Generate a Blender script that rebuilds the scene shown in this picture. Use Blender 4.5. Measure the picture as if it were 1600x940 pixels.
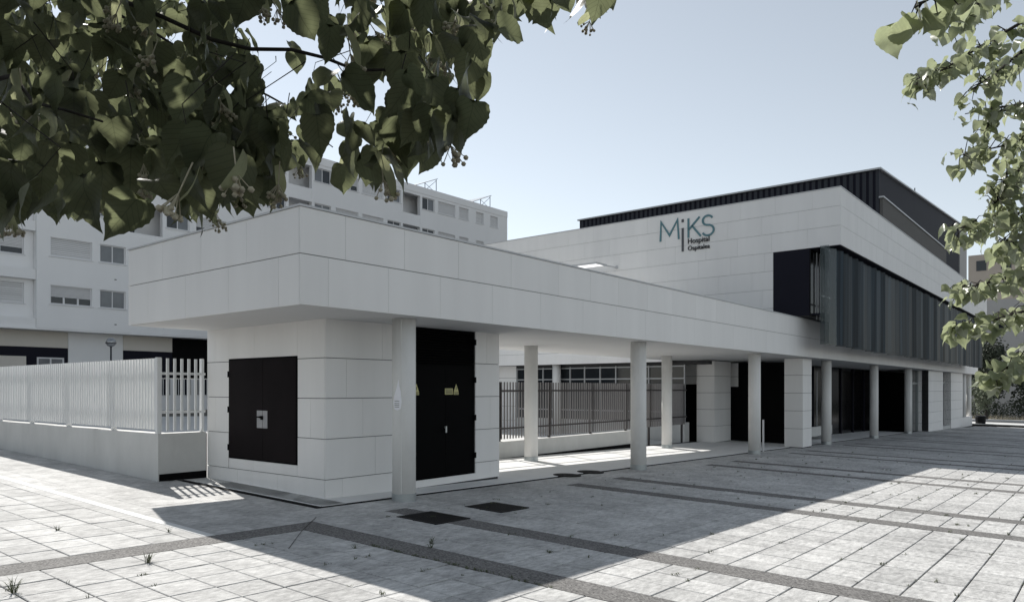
import bpy, bmesh, math, random
from mathutils import Vector, Matrix, Quaternion
random.seed(11)
for o in list(bpy.data.objects): bpy.data.objects.remove(o)
S = bpy.context.scene
COL = S.collection
# ---------------------------------------------------------------- camera, sky, sun, exposure
CAM = Vector((-7.872, -10.563, 1.912))
HEAD = math.atan2(940, 1155)
FWD = Vector((math.cos(HEAD), math.sin(HEAD), 0)); RGT = Vector((math.sin(HEAD), -math.cos(HEAD), 0)); UP = Vector((0, 0, 1))
cd = bpy.data.cameras.new('camera'); cam = bpy.data.objects.new('camera', cd); COL.objects.link(cam)
cam.location = CAM; cam.rotation_euler = (math.radians(90), 0, HEAD - math.pi/2)
cd.sensor_width = 36; cd.lens = 36*1155/1600; cd.shift_y = 137/1600; cd.clip_start = .05; cd.clip_end = 3000
S.camera = cam
SUN = Vector((.31, .97, 1.0)).normalized()          # towards the sun
W = bpy.data.worlds.new('World'); S.world = W; W.use_nodes = True
wn = W.node_tree; wn.nodes.clear()
sky = wn.nodes.new('ShaderNodeTexSky'); sky.sky_type = 'NISHITA'; sky.sun_disc = False
sky.sun_elevation = math.asin(SUN.z); sky.sun_rotation = math.atan2(SUN.x, SUN.y)
sky.air_density = 1.0; sky.dust_density = 0.1; sky.ozone_density = 1.0
hs = wn.nodes.new('ShaderNodeHueSaturation'); hs.inputs['Saturation'].default_value = .40; hs.inputs['Hue'].default_value = .488
bg = wn.nodes.new('ShaderNodeBackground'); bg.inputs[1].default_value = .095
wo = wn.nodes.new('ShaderNodeOutputWorld')
wn.links.new(sky.outputs[0], hs.inputs['Color']); wn.links.new(hs.outputs[0], bg.inputs[0]); wn.links.new(bg.outputs[0], wo.inputs[0])
sl = bpy.data.lights.new('sun', 'SUN'); sl.energy = 3.9; sl.angle = math.radians(.53); sl.color = (1, .965, .91)
so = bpy.data.objects.new('sun', sl); COL.objects.link(so); so.rotation_euler = SUN.to_track_quat('Z', 'Y').to_euler()
S.view_settings.view_transform = 'Standard'; S.view_settings.look = 'None'
S.view_settings.exposure = 0.54; S.view_settings.gamma = 1

# ---------------------------------------------------------------- helpers
def G(x, y):                                        # the plaza falls gently to the right
    return -.0185*max(-40, min(90, x)) + .02*max(-40, min(45, y))
def tag(o, label=None, cat=None, group=None, kind=None):
    if label: o['label'] = label
    if cat: o['category'] = cat
    if group: o['group'] = group
    if kind: o['kind'] = kind
    return o
def mesh_obj(name, me, mat=None, parent=None, loc=None, rot=None, scl=None):
    o = bpy.data.objects.new(name, me); COL.objects.link(o)
    if mat and not me.materials: me.materials.append(mat)
    if parent: o.parent = parent
    if loc is not None: o.location = loc
    if rot is not None: o.rotation_euler = rot
    if scl is not None: o.scale = scl
    return o
def empty(name, loc=(0, 0, 0)):
    o = bpy.data.objects.new(name, None); COL.objects.link(o); o.location = loc; o.empty_display_size = .1; return o
class MB:
    def __init__(s): s.v = []; s.f = []; s.uv = None
    def box(s, x0, x1, y0, y1, z0, z1):
        n = len(s.v)
        s.v += [(x0,y0,z0),(x1,y0,z0),(x1,y1,z0),(x0,y1,z0),(x0,y0,z1),(x1,y0,z1),(x1,y1,z1),(x0,y1,z1)]
        s.f += [(n,n+3,n+2,n+1),(n+4,n+5,n+6,n+7),(n,n+1,n+5,n+4),(n+1,n+2,n+6,n+5),(n+2,n+3,n+7,n+6),(n+3,n,n+4,n+7)]; return s
    def hexa(s, p):                                 # eight corners, bottom ring then top ring
        n = len(s.v); s.v += [tuple(q) for q in p]
        s.f += [(n,n+3,n+2,n+1),(n+4,n+5,n+6,n+7),(n,n+1,n+5,n+4),(n+1,n+2,n+6,n+5),(n+2,n+3,n+7,n+6),(n+3,n,n+4,n+7)]; return s
    def quad(s, *p):
        n = len(s.v); s.v += [tuple(q) for q in p]; s.f.append(tuple(range(n, n+len(p)))); return s
    def tube(s, pts, r, seg=6, caps=True):
        pts = [Vector(p) for p in pts]; rr = r if isinstance(r, (list, tuple)) else [r]*len(pts)
        base = len(s.v); a = None
        for i, p in enumerate(pts):
            d = (pts[min(i+1, len(pts)-1)] - pts[max(i-1, 0)]).normalized()
            if a is None: a = d.orthogonal().normalized()
            a = (a - d*a.dot(d)).normalized(); b = d.cross(a)
            for k in range(seg):
                t = 2*math.pi*k/seg; s.v.append(tuple(p + (a*math.cos(t) + b*math.sin(t))*rr[i]))
        for i in range(len(pts)-1):
            for k in range(seg):
                q = base+i*seg; s.f.append((q+k, q+(k+1) % seg, q+seg+(k+1) % seg, q+seg+k))
        if caps:
            s.f.append(tuple(base+k for k in reversed(range(seg)))); q = base+(len(pts)-1)*seg; s.f.append(tuple(q+k for k in range(seg)))
        return s
    def mesh(s, name, smooth=False):
        me = bpy.data.meshes.new(name); me.from_pydata(s.v, [], s.f); me.update()
        if s.uv:
            l = me.uv_layers.new(name='UVMap')
            for lp in me.loops: l.data[lp.index].uv = s.uv[lp.vertex_index]
        if smooth: me.polygons.foreach_set('use_smooth', [True]*len(me.polygons))
        return me
    def build(s, name, mat, parent=None, smooth=False, loc=None):
        return mesh_obj(name, s.mesh(name, smooth), mat, parent, loc)
def bx(name, mat, parent, *a, **k): return MB().box(*a).build(name, mat, parent, **k)
UNIT = {}
def ubox(name, mat, parent, x0, x1, y0, y1, z0, z1):  # box sharing one unit mesh per material
    if mat.name not in UNIT: UNIT[mat.name] = MB().box(-.5,.5,-.5,.5,-.5,.5).mesh('unit_box'); UNIT[mat.name].materials.append(mat)
    return mesh_obj(name, UNIT[mat.name], None, parent, ((x0+x1)/2, (y0+y1)/2, (z0+z1)/2), None, (abs(x1-x0), abs(y1-y0), abs(z1-z0)))

# ---------------------------------------------------------------- materials
def new_mat(name):
    m = bpy.data.materials.new(name); m.use_nodes = True; nt = m.node_tree
    return m, nt, nt.nodes['Principled BSDF']
def nd(nt, t, **k):
    n = nt.nodes.new(t)
    for a, b in k.items(): setattr(n, a, b)
    return n
def mth(nt, op, a, b=None):
    n = nd(nt, 'ShaderNodeMath', operation=op)
    for i, v in enumerate((a, b)):
        if v is None: continue
        if isinstance(v, (int, float)): n.inputs[i].default_value = v
        else: nt.links.new(v, n.inputs[i])
    return n.outputs[0]
def mat(name, col, rough=.7, var=.12, scale=3.0, stretch=(1, 1, 1), bump=.0, bscale=40, rnd=0.0, spec=.5, metal=0.0, fine=0.0, fscale=120, coords='Object'):
    """flat colour broken by large soft mottling, fine grain, and a small shift from piece to piece"""
    m, nt, p = new_mat(name); L = nt.links
    geo = nd(nt, 'ShaderNodeNewGeometry'); mp = nd(nt, 'ShaderNodeMapping'); mp.inputs['Scale'].default_value = stretch
    L.new(geo.outputs['Position'], mp.inputs[0])
    n1 = nd(nt, 'ShaderNodeTexNoise'); n1.inputs['Scale'].default_value = scale; n1.inputs['Detail'].default_value = 6; n1.inputs['Roughness'].default_value = .6
    L.new(mp.outputs[0], n1.inputs['Vector'])
    f = mth(nt, 'MULTIPLY_ADD', n1.outputs[0], 2*var); f.node.inputs[2].default_value = 1 - var
    if fine:
        n2 = nd(nt, 'ShaderNodeTexNoise'); n2.inputs['Scale'].default_value = fscale; n2.inputs['Detail'].default_value = 2; L.new(geo.outputs['Position'], n2.inputs['Vector'])
        g = mth(nt, 'MULTIPLY_ADD', n2.outputs[0], 2*fine); g.node.inputs[2].default_value = 1 - fine; f = mth(nt, 'MULTIPLY', f, g)
    if rnd:
        oi = nd(nt, 'ShaderNodeObjectInfo'); h = mth(nt, 'MULTIPLY_ADD', oi.outputs['Random'], 2*rnd); h.node.inputs[2].default_value = 1 - rnd; f = mth(nt, 'MULTIPLY', f, h)
    mx = nd(nt, 'ShaderNodeVectorMath', operation='SCALE'); mx.inputs[0].default_value = col; L.new(f, mx.inputs['Scale'])
    L.new(mx.outputs[0], p.inputs['Base Color'])
    p.inputs['Roughness'].default_value = rough; p.inputs['Specular IOR Level'].default_value = spec; p.inputs['Metallic'].default_value = metal
    if bump:
        n3 = nd(nt, 'ShaderNodeTexNoise'); n3.inputs['Scale'].default_value = bscale; n3.inputs['Detail'].default_value = 5; L.new(geo.outputs['Position'], n3.inputs['Vector'])
        b = nd(nt, 'ShaderNodeBump'); b.inputs['Strength'].default_value = bump; b.inputs['Distance'].default_value = .01
        L.new(n3.outputs[0], b.inputs['Height']); L.new(b.outputs[0], p.inputs['Normal'])
    return m
M = {}
M['panel'] = mat('panel', (.83, .82, .805), .55, .08, 1.8, (1, 1, .14), rnd=.018, fine=.03, spec=.35)
M['core'] = mat('joint_dark', (.05, .05, .052), .9)
M['coping'] = mat('coping', (.55, .56, .57), .4, .06, spec=.4)
M['soffit'] = mat('soffit', (.62, .62, .615), .8, .05, .6)
M['concrete'] = mat('concrete', (.56, .56, .545), .85, .2, 1.6, (1, 1, .5), bump=.25, bscale=60, fine=.07, fscale=70)
M['floor'] = mat('smooth_floor', (.74, .74, .73), .75, .1, 1.2, fine=.06)
M['column'] = mat('column_concrete', (.76, .755, .735), .8, .14, 2.2, (1, 1, .45), bump=.15, bscale=45, fine=.06, fscale=80)
M['steel'] = mat('steel', (.42, .45, .46), .35, .15, 8, metal=.7)
M['galv'] = mat('galvanised', (.72, .73, .73), .5, .06, 3, rnd=.03, spec=.5)
M['bargrey'] = mat('bar_grey', (.20, .19, .188), .6, .1, 3, rnd=.06)
M['darkbar'] = mat('brown_bar', (.035, .03, .03), .6, .1, 3, rnd=.05)
M['black_door'] = mat('black_paint', (.003, .003, .0033), .6, .3, 2, spec=.04)
M['brown_door'] = mat('brown_black_paint', (.007, .0045, .0055), .55, .7, 1.2, fine=.1, spec=.08)
M['black'] = mat('black', (.004, .004, .0045), .8, .2, spec=.1)
M['drain'] = mat('drain_dark', (.012, .012, .013), .8, .4, 14, spec=.2)
M['grate'] = mat('cast_grate', (.014, .013, .013), .7, .4, 12, spec=.25)
M['yellow'] = mat('yellow_plate', (.55, .52, .24), .5, .08)
M['print'] = mat('print_dark', (.05, .05, .04), .6)
M['paper'] = mat('paper', (.93, .93, .97), .8, .04, 20)
M['lockplate'] = mat('lock_plate', (.36, .36, .37), .45, .12, 9, metal=.3)
M['teal'] = mat('teal_letter', (.10, .215, .245), .5, .05)
M['ink'] = mat('dark_letter', (.012, .014, .018), .5, .05)
M['stem'] = mat('grey_letter', (.075, .08, .09), .5, .05)
M['navy'] = mat('navy_metal', (.013, .013, .021), .6, .18, 1.5, (1, 1, .4), fine=.06, spec=.10)
M['rib'] = mat('ribbed_metal', (.022, .025, .033), .5, .12, 2, rnd=.06, spec=.35)
M['brownwall'] = mat('brown_wall', (.11, .105, .098), .8, .12, 2, fine=.1, fscale=30)
M['render_white'] = mat('render_white', (.80, .80, .80), .85, .08, .35, (1, 1, .4), fine=.03, fscale=30)
M['render_beige'] = mat('render_beige', (.62, .585, .53), .85, .1, .6)
M['shutter'] = mat('shutter', (.64, .64, .64), .6, .06, 2, rnd=.06)
M['frame_white'] = mat('frame_white', (.68, .68, .69), .5, .05, rnd=.04)
M['glass_dark'] = mat('window_glass', (.02, .024, .028), .06, .3, 1.2, spec=.5)
M['glass_black'] = mat('shopfront_glass', (.004, .004, .005), .12, .4, .8, spec=.10)
M['glass_grey'] = mat('curtained_glass', (.16, .17, .18), .1, .3, 1.5, spec=.5)
M['mullion'] = mat('mullion', (.42, .43, .44), .45, .08, metal=.2)
M['asphalt'] = mat('asphalt', (.055, .055, .058), .9, .2, 1.5, fine=.2, fscale=60)
M['pave_far'] = mat('far_pavement', (.56, .56, .55), .9, .15, 1.0, fine=.08)
M['earth'] = mat('ground_far', (.12, .115, .10), .95, .25, .2, fine=.15, fscale=8)
M['bark'] = mat('bark', (.035, .03, .026), .95, .35, 9, (1, 1, .25), bump=.5, bscale=50)
M['bud'] = mat('flower_bud', (.55, .50, .38), .7, .2, 30)
M['hedge'] = mat('hedge_leaf', (.03, .042, .022), .7, .5, 3)
M['treeleaf'] = mat('far_leaf', (.035, .045, .026), .7, .5, 3)
M['shrubleaf'] = mat('shrub_leaf', (.13, .15, .095), .7, .4, 3)
M['drygrass'] = mat('dry_grass', (.30, .27, .20), .9, .3, 2)
M['weed'] = mat('weed_green', (.085, .10, .05), .8, .4, 6)
M['far_brick'] = mat('far_brick', (.42, .37, .32), .9, .08, .5)
M['far_grey'] = mat('far_grey', (.42, .41, .40), .9, .08, .5)
M['pale'] = mat('pale_strip', (.66, .66, .65), .8, .08, 4)
def diffuser_mat():
    m, nt, p = new_mat('lamp_diffuser'); t = nd(nt, 'ShaderNodeBsdfTranslucent'); t.inputs[0].default_value = (.95, .95, .95, 1); nt.links.new(t.outputs[0], nt.nodes['Material Output'].inputs[0]); return m
M['lampwhite'] = diffuser_mat()
M['dark_globe'] = mat('lamp_globe', (.30, .31, .32), .15, .1, metal=.6)
M['solar'] = mat('solar_sheet', (.30, .32, .34), .3, .1)

def slab_mat():                                     # worn precast paving: each slab its own tone, pale bloom and dirt
    m, nt, p = new_mat('paving_slab'); L = nt.links
    geo = nd(nt, 'ShaderNodeNewGeometry'); pos = geo.outputs['Position']
    sn = nd(nt, 'ShaderNodeVectorMath', operation='MULTIPLY_ADD'); sn.inputs[1].default_value = (1/.457, 1/.4575, 0); sn.inputs[2].default_value = (1.85/.457, 4.30/.4575, 0); L.new(pos, sn.inputs[0])
    fl = nd(nt, 'ShaderNodeVectorMath', operation='FLOOR'); L.new(sn.outputs[0], fl.inputs[0])
    wnz = nd(nt, 'ShaderNodeTexWhiteNoise', noise_dimensions='3D'); L.new(fl.outputs[0], wnz.inputs['Vector'])
    def noise(sc, det=5, stretch=None, rough=.6):
        n = nd(nt, 'ShaderNodeTexNoise'); n.inputs['Scale'].default_value = sc; n.inputs['Detail'].default_value = det; n.inputs['Roughness'].default_value = rough
        if stretch:
            mp = nd(nt, 'ShaderNodeMapping'); mp.inputs['Scale'].default_value = stretch; mp.inputs['Rotation'].default_value = (0, 0, math.radians(52)); L.new(pos, mp.inputs[0]); L.new(mp.outputs[0], n.inputs['Vector'])
        else: L.new(pos, n.inputs['Vector'])
        return n.outputs[0]
    big = noise(.55, 4); streak = noise(9, 8, (.8, 1.9, 1), .78); fine = noise(120, 4); mid = noise(3.2, 6)
    cr = nd(nt, 'ShaderNodeValToRGB'); cr.color_ramp.elements[0].position = .40; cr.color_ramp.elements[1].position = .62
    cr.color_ramp.elements[0].color = (.245, .242, .238, 1); cr.color_ramp.elements[1].color = (.60, .595, .58, 1)
    s1 = mth(nt, 'MULTIPLY_ADD', streak, .62); 
    s2 = mth(nt, 'MULTIPLY', mid, .22); L.new(s2, s1.node.inputs[2])
    s3 = mth(nt, 'MULTIPLY_ADD', big, .22); L.new(s1, s3.node.inputs[2])
    L.new(s3, cr.inputs[0])
    f1 = mth(nt, 'MULTIPLY_ADD', wnz.outputs[0], .20); f1.node.inputs[2].default_value = .90
    f2 = mth(nt, 'MULTIPLY_ADD', fine, .56); f2.node.inputs[2].default_value = .72
    ff = mth(nt, 'MULTIPLY', f1, f2)
    sc = nd(nt, 'ShaderNodeVectorMath', operation='SCALE'); L.new(cr.outputs[0], sc.inputs[0]); L.new(ff, sc.inputs['Scale'])
    L.new(sc.outputs[0], p.inputs['Base Color']); p.inputs['Roughness'].default_value = .8; p.inputs['Specular IOR Level'].default_value = .35
    b = nd(nt, 'ShaderNodeBump'); b.inputs['Strength'].default_value = .6; b.inputs['Distance'].default_value = .005
    hb = mth(nt, 'MULTIPLY_ADD', fine, .5); L.new(streak, hb.node.inputs[2]); L.new(hb, b.inputs['Height']); L.new(b.outputs[0], p.inputs['Normal'])
    return m
M['slab'] = slab_mat()
def band_mat():                                     # exposed pebble concrete
    m, nt, p = new_mat('pebble_band'); L = nt.links
    geo = nd(nt, 'ShaderNodeNewGeometry')
    v = nd(nt, 'ShaderNodeTexVoronoi'); v.inputs['Scale'].default_value = 55; L.new(geo.outputs['Position'], v.inputs['Vector'])
    n = nd(nt, 'ShaderNodeTexNoise'); n.inputs['Scale'].default_value = 1.3; n.inputs['Detail'].default_value = 4; L.new(geo.outputs['Position'], n.inputs['Vector'])
    cr = nd(nt, 'ShaderNodeValToRGB'); cr.color_ramp.elements[0].color = (.045, .043, .042, 1); cr.color_ramp.elements[1].color = (.27, .26, .25, 1)
    L.new(v.outputs['Color'], cr.inputs[0])
    f = mth(nt, 'MULTIPLY_ADD', n.outputs[0], .5); f.node.inputs[2].default_value = .70
    sc = nd(nt, 'ShaderNodeVectorMath', operation='SCALE'); L.new(cr.outputs[0], sc.inputs[0]); L.new(f, sc.inputs['Scale'])
    L.new(sc.outputs[0], p.inputs['Base Color']); p.inputs['Roughness'].default_value = .85
    b = nd(nt, 'ShaderNodeBump'); b.inputs['Strength'].default_value = .8; b.inputs['Distance'].default_value = .006; b.invert = True
    L.new(v.outputs['Distance'], b.inputs['Height']); L.new(b.outputs[0], p.inputs['Normal'])
    return m
M['band'] = band_mat()
def louvre_mat():                                   # dark streaked glass blade
    m, nt, p = new_mat('louvre_glass'); L = nt.links
    geo = nd(nt, 'ShaderNodeNewGeometry'); mp = nd(nt, 'ShaderNodeMapping'); mp.inputs['Scale'].default_value = (7, 7, .18); L.new(geo.outputs['Position'], mp.inputs[0])
    n = nd(nt, 'ShaderNodeTexNoise'); n.inputs['Scale'].default_value = 1.2; n.inputs['Detail'].default_value = 5; L.new(mp.outputs[0], n.inputs['Vector'])
    oi = nd(nt, 'ShaderNodeObjectInfo')
    cr = nd(nt, 'ShaderNodeValToRGB'); cr.color_ramp.elements[0].position = .35; cr.color_ramp.elements[1].position = .7
    cr.color_ramp.elements[0].color = (.006, .012, .019, 1); cr.color_ramp.elements[1].color = (.026, .046, .064, 1); L.new(n.outputs[0], cr.inputs[0])
    h = mth(nt, 'MULTIPLY_ADD', oi.outputs['Random'], .7); h.node.inputs[2].default_value = .65
    sc = nd(nt, 'ShaderNodeVectorMath', operation='SCALE'); L.new(cr.outputs[0], sc.inputs[0]); L.new(h, sc.inputs['Scale'])
    L.new(sc.outputs[0], p.inputs['Base Color']); p.inputs['Roughness'].default_value = .3; p.inputs['Specular IOR Level'].default_value = .09; p.inputs['Alpha'].default_value = .95
    return m
M['louvre'] = louvre_mat()
def clear_mat():
    m, nt, p = new_mat('clear_glass'); p.inputs['Base Color'].default_value = (.03, .048, .052, 1); p.inputs['Roughness'].default_value = .08; p.inputs['Alpha'].default_value = .38
    return m
M['clear'] = clear_mat()
def leaf_mat(name, top, under, trans, tfac, rough=.5, spec=.35):
    m = bpy.data.materials.new(name); m.use_nodes = True; nt = m.node_tree; nt.nodes.clear(); L = nt.links
    out = nd(nt, 'ShaderNodeOutputMaterial'); uv = nd(nt, 'ShaderNodeUVMap'); sx = nd(nt, 'ShaderNodeSeparateXYZ'); L.new(uv.outputs[0], sx.inputs[0])
    ax = mth(nt, 'ABSOLUTE', mth(nt, 'SUBTRACT', sx.outputs[0], .5))
    v = mth(nt, 'SUBTRACT', mth(nt, 'MULTIPLY', sx.outputs[1], 7.0), mth(nt, 'MULTIPLY', ax, 6.0))
    v = mth(nt, 'ABSOLUTE', mth(nt, 'SUBTRACT', mth(nt, 'FRACT', v), .5))            # side veins
    v = mth(nt, 'LESS_THAN', v, .055); mid = mth(nt, 'LESS_THAN', ax, .012); v = mth(nt, 'MAXIMUM', v, mid)
    geo = nd(nt, 'ShaderNodeNewGeometry'); n = nd(nt, 'ShaderNodeTexNoise'); n.inputs['Scale'].default_value = 22; n.inputs['Detail'].default_value = 3; L.new(geo.outputs['Position'], n.inputs['Vector'])
    k = mth(nt, 'MULTIPLY_ADD', n.outputs[0], .7); k.node.inputs[2].default_value = .65
    mxs = nd(nt, 'ShaderNodeMix', data_type='RGBA'); mxs.inputs[6].default_value = (*top, 1); mxs.inputs[7].default_value = (*under, 1); L.new(geo.outputs['Backfacing'], mxs.inputs[0])
    sc = nd(nt, 'ShaderNodeVectorMath', operation='SCALE'); L.new(mxs.outputs[2], sc.inputs[0]); L.new(mth(nt, 'MULTIPLY', k, mth(nt, 'ADD', mth(nt, 'MULTIPLY', v, .45), 1.0)), sc.inputs['Scale'])
    p = nd(nt, 'ShaderNodeBsdfPrincipled'); p.inputs['Roughness'].default_value = rough; p.inputs['Specular IOR Level'].default_value = spec; L.new(sc.outputs[0], p.inputs['Base Color'])
    t = nd(nt, 'ShaderNodeBsdfTranslucent'); ts = nd(nt, 'ShaderNodeVectorMath', operation='SCALE'); ts.inputs[0].default_value = trans; L.new(mth(nt, 'MULTIPLY', k, mth(nt, 'SUBTRACT', 1.0, mth(nt, 'MULTIPLY', v, .3))), ts.inputs['Scale']); L.new(ts.outputs[0], t.inputs[0])
    mx = nd(nt, 'ShaderNodeMixShader'); mx.inputs[0].default_value = tfac; L.new(p.outputs[0], mx.inputs[1]); L.new(t.outputs[0], mx.inputs[2]); L.new(mx.outputs[0], out.inputs[0])
    return m
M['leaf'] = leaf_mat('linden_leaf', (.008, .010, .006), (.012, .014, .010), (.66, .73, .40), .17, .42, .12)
M['leaf2'] = leaf_mat('silver_linden_leaf', (.125, .145, .085), (.44, .45, .39), (.56, .62, .36), .36, .28)
M['bract'] = leaf_mat('pale_bract', (.20, .21, .13), (.24, .25, .17), (.50, .52, .30), .5)

# ================================================================ GROUND
b = MB()                                            # one sheet to the horizon
xs = [-1500, -400, -120, -40, 0, 45, 90, 200, 500, 1500]; ys = [-1500, -400, -120, -40, 0, 45, 120, 300, 800, 1500]
for y in ys:
    for x in xs: b.v.append((x, y, G(x, y) - .05))
for j in range(len(ys)-1):
    for i in range(len(xs)-1):
        q = j*len(xs)+i; b.f.append((q, q+1, q+len(xs)+1, q+len(xs)))
tag(b.build('ground', M['earth']), kind='structure')
U, V, Y0, X0 = .457, .4575, -4.30, -1.85
TILT = (Matrix.Rotation(math.atan(.02), 4, 'X') @ Matrix.Rotation(math.atan(.0185), 4, 'Y')).to_euler()
plaza = tag(MB().hexa([(x, y, G(x, y) - d) for d in (.049, .014) for x, y in ((-30, -34), (67, -34), (67, 30), (-30, 30))]).build('plaza', M['drain']), kind='structure')
def proj(p):
    d = Vector(p) - CAM; dep = d.dot(FWD)
    if dep < .3: return None
    return 800 + 1155*d.dot(RGT)/dep, 607 - 1155*d.z/dep, dep
slabs = []
def slab_ok(i, j):
    x = X0 + i*U + U/2; y = Y0 + j*V + V/2
    if y > -.66 and x > -.62: return False                      # canopy floor, booth
    if y > 3.9 and x > -1.1: return False
    if -3.03 < x < -2.55 and y > -1.5: return False             # pale strip and its margin
    if x > -2.6 and y > -1.555: 
        if x < -.62 or y < -.64: return 'smooth'
        return False
    if i >= 0 and i % 15 in (0, 4) and y < -1.0: return False   # bands
    if i < 0 and j == 5: return False
    return True
smooth_cells = []
for i in range(-40, 150):
    for j in range(-52, 62):
        k = slab_ok(i, j)
        if not k: continue
        x = X0 + i*U + U/2; y = Y0 + j*V + V/2; p = proj((x, y, G(x, y)))
        if k == 'smooth': smooth_cells.append((i, j)); continue
        if p is None or p[2] > 62 or not (-250 < p[0] < 1850) or p[1] > 1100: continue
        inview = -10 < p[0] < 1610 and p[1] < 945
        slabs.append((p[2] if inview else 999, x, y))
slabs.sort()
def slab_geo(b, cx, cy, cz, w, d, gap=.012, drop=.03, tilt=False):
    w2, d2, e = w/2-gap/2, d/2-gap/2, .006; n = len(b.v)
    for (ww, dd, zz) in ((w2, d2, -drop), (w2, d2, -e), (w2-e, d2-e, 0)):
        for sx, sy in ((-1, -1), (1, -1), (1, 1), (-1, 1)):
            px, py = cx+sx*ww, cy+sy*dd; b.v.append((px, py, cz+zz + (G(px, py)-G(cx, cy) if tilt else 0)))
    for r in (0, 4):
        for k in range(4): b.f.append((n+r+k, n+r+(k+1) % 4, n+r+4+(k+1) % 4, n+r+4+k))
    b.f.append((n+8, n+9, n+10, n+11))
b = MB(); slab_geo(b, 0, 0, 0, U, V); SLAB = b.mesh('paving_slab'); SLAB.materials.append(M['slab'])
rest = MB()
for k, (d, x, y) in enumerate(slabs):
    h = random.uniform(-.003, .003)
    if k < 300:
        mesh_obj('paving_slab', SLAB, None, plaza, (x, y, G(x, y)+h), (TILT.x + random.uniform(-.003, .003), TILT.y + random.uniform(-.003, .003), random.uniform(-.004, .004)))
    else: slab_geo(rest, x, y, G(x, y)+h, U, V, tilt=True)
tag(rest.build('paving_slabs', M['slab'], plaza), kind='stuff')
b = MB()                                            # larger flush slabs round the booth
y = -1.555
for x0, x1 in ((-2.55, -1.63), (-1.63, -.62)):
    yy = -1.555
    while yy < (3.0 if x0 > -2 else 22):
        slab_geo(b, (x0+x1)/2, yy+.4575, G((x0+x1)/2, yy+.4575), x1-x0, .915, gap=.005, tilt=True); yy += .915
for k in range(-1, 70):
    x = -.62 + k*.914
    if x > 60: break
    if x > -.7: slab_geo(b, x+.457, -1.1, G(x+.457, -1.1), .914, .915, gap=.005, tilt=True)
yy = 3.02
while yy < 22:
    slab_geo(b, -1.327, yy+.4575, G(-1.327, yy+.4575), .606, .915, gap=.005, tilt=True); yy += .915
slab_geo(b, -.82, 3.48, G(-.82, 3.48), .40, .915, gap=.005, tilt=True)
tag(b.build('margin_slabs', M['slab'], plaza), kind='stuff')
def band(x0, x1, y0, y1, nm='pebble_band', m=M['band'], up=.001):
    bb = MB(); 
    bb.hexa([(x, y, G(x, y) + dz) for dz in (-.03, up) for x, y in ((x0, y0), (x1, y0), (x1, y1), (x0, y1))])
    return bb.build(nm, m, plaza)
g = .004
for i in range(0, 135):
    if i % 15 in (0, 4): band(X0+i*U+g, X0+(i+1)*U-g, -26, -1.5625 + (0 if i == 0 else -.002))
band(-26, X0-g, Y0+5*V+g, Y0+6*V-g)
band(-3.02, -2.88, -1.55, 24, 'pale_strip', M['pale'], .003)
band(-3.218, -3.024, -1.55, 24, 'margin_strip', M['slab'], 0)
band(-2.876, -2.553, -1.55, 24, 'margin_strip', M['slab'], 0)
# canopy floor: smooth concrete bays
b = MB()
for k in range(0, 16):
    for (ya, yb) in ((-.56, 1.2), (1.2, 3.0)):
        x = -.52 + k*2.74; y_ = (ya+yb)/2
        slab_geo(b, x+1.37, y_, G(x+1.37, y_)+.012, 2.74, yb-ya, gap=.012, drop=.045, tilt=True)
b.build('canopy_floor', M['floor'], plaza)
b = MB(); slab_geo(b, -.26, 1.5, G(-.26, 1.5)+.012, .5, 4.2, drop=.045, tilt=True); b.build('booth_apron', M['concrete'], plaza)
def strip(name, x0, x1, y0, y1, m, up): return MB().hexa([(x, y, G(x, y)+dz) for dz in (-.04, up) for x, y in ((x0, y0), (x1, y0), (x1, y1), (x0, y1))]).build(name, m)
o = strip('linear_drain', -.68, 44, -.69, -.572, M['black'], .004); tag(o, 'long black slot drain running along the edge of the canopy floor', 'drain')
o = strip('linear_drain', -.68, -.53, -.571, 3.9, M['black'], .004); tag(o, 'short black slot drain beside the left face of the booth', 'drain')
# courtyard floor beyond the fence, road and far pavements
o = strip('courtyard', -.7, 20.7, 3.4, 30, M['pave_far'], .002); tag(o, kind='structure')
o = strip('far_pavement', 67.1, 74, -60, 34, M['pave_far'], .03); tag(o, kind='structure')
o = strip('road', 74.2, 80, -80, 60, M['asphalt'], -.01); tag(o, kind='structure')
o = strip('kerb', 80.1, 82, -80, 60, M['pale'], .14); tag(o, kind='structure')

# ---- gratings and manhole covers
def grating(x0, x1, y0, y1, label):
    t = empty('drain_grating', ((x0+x1)/2, (y0+y1)/2, G((x0+x1)/2, (y0+y1)/2))); t.rotation_euler = TILT; tag(t, label, 'grating', 'square gratings beside the booth')
    w, d = (x1-x0)/2, (y1-y0)/2
    bx('pit', M['black'], t, -w, w, -d, d, -.012, .0025)
    b = MB().box(-w, w, -d, -d+.03, .003, .012).box(-w, w, d-.03, d, .003, .012).box(-w, -w+.03, -d+.03, d-.03, .003, .012).box(w-.03, w, -d+.03, d-.03, .003, .012); b.build('frame', M['grate'], t)
    n = 16
    for k in range(n):
        x = -w+.03+(2*w-.06)*(k+.5)/n; ubox('bar', M['grate'], t, x-.012, x+.012, -d+.03, d-.03, .0035, .011)
grating(-.26, .48, -2.95, -2.10, 'black square grating nearest the round column by the booth door')
grating(1.24, 1.98, -2.92, -2.12, 'black square grating on the far side, right of the booth door')
for (x, y, lab) in ((6.45, -.58, 'round black manhole cover on the canopy edge, nearer the booth'), (7.5, -.55, 'round black manhole cover next to the second column')):
    t = empty('manhole_cover', (x, y, G(x, y)+.014)); t.rotation_euler = TILT; tag(t, lab, 'manhole cover', 'manhole covers at the canopy edge')
    MB().tube([(0, 0, -.01), (0, 0, .006)], .33, 32).build('rim', M['grate'], t); MB().tube([(0, 0, .006), (0, 0, .010)], .29, 32).build('lid', M['drain'], t)

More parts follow.
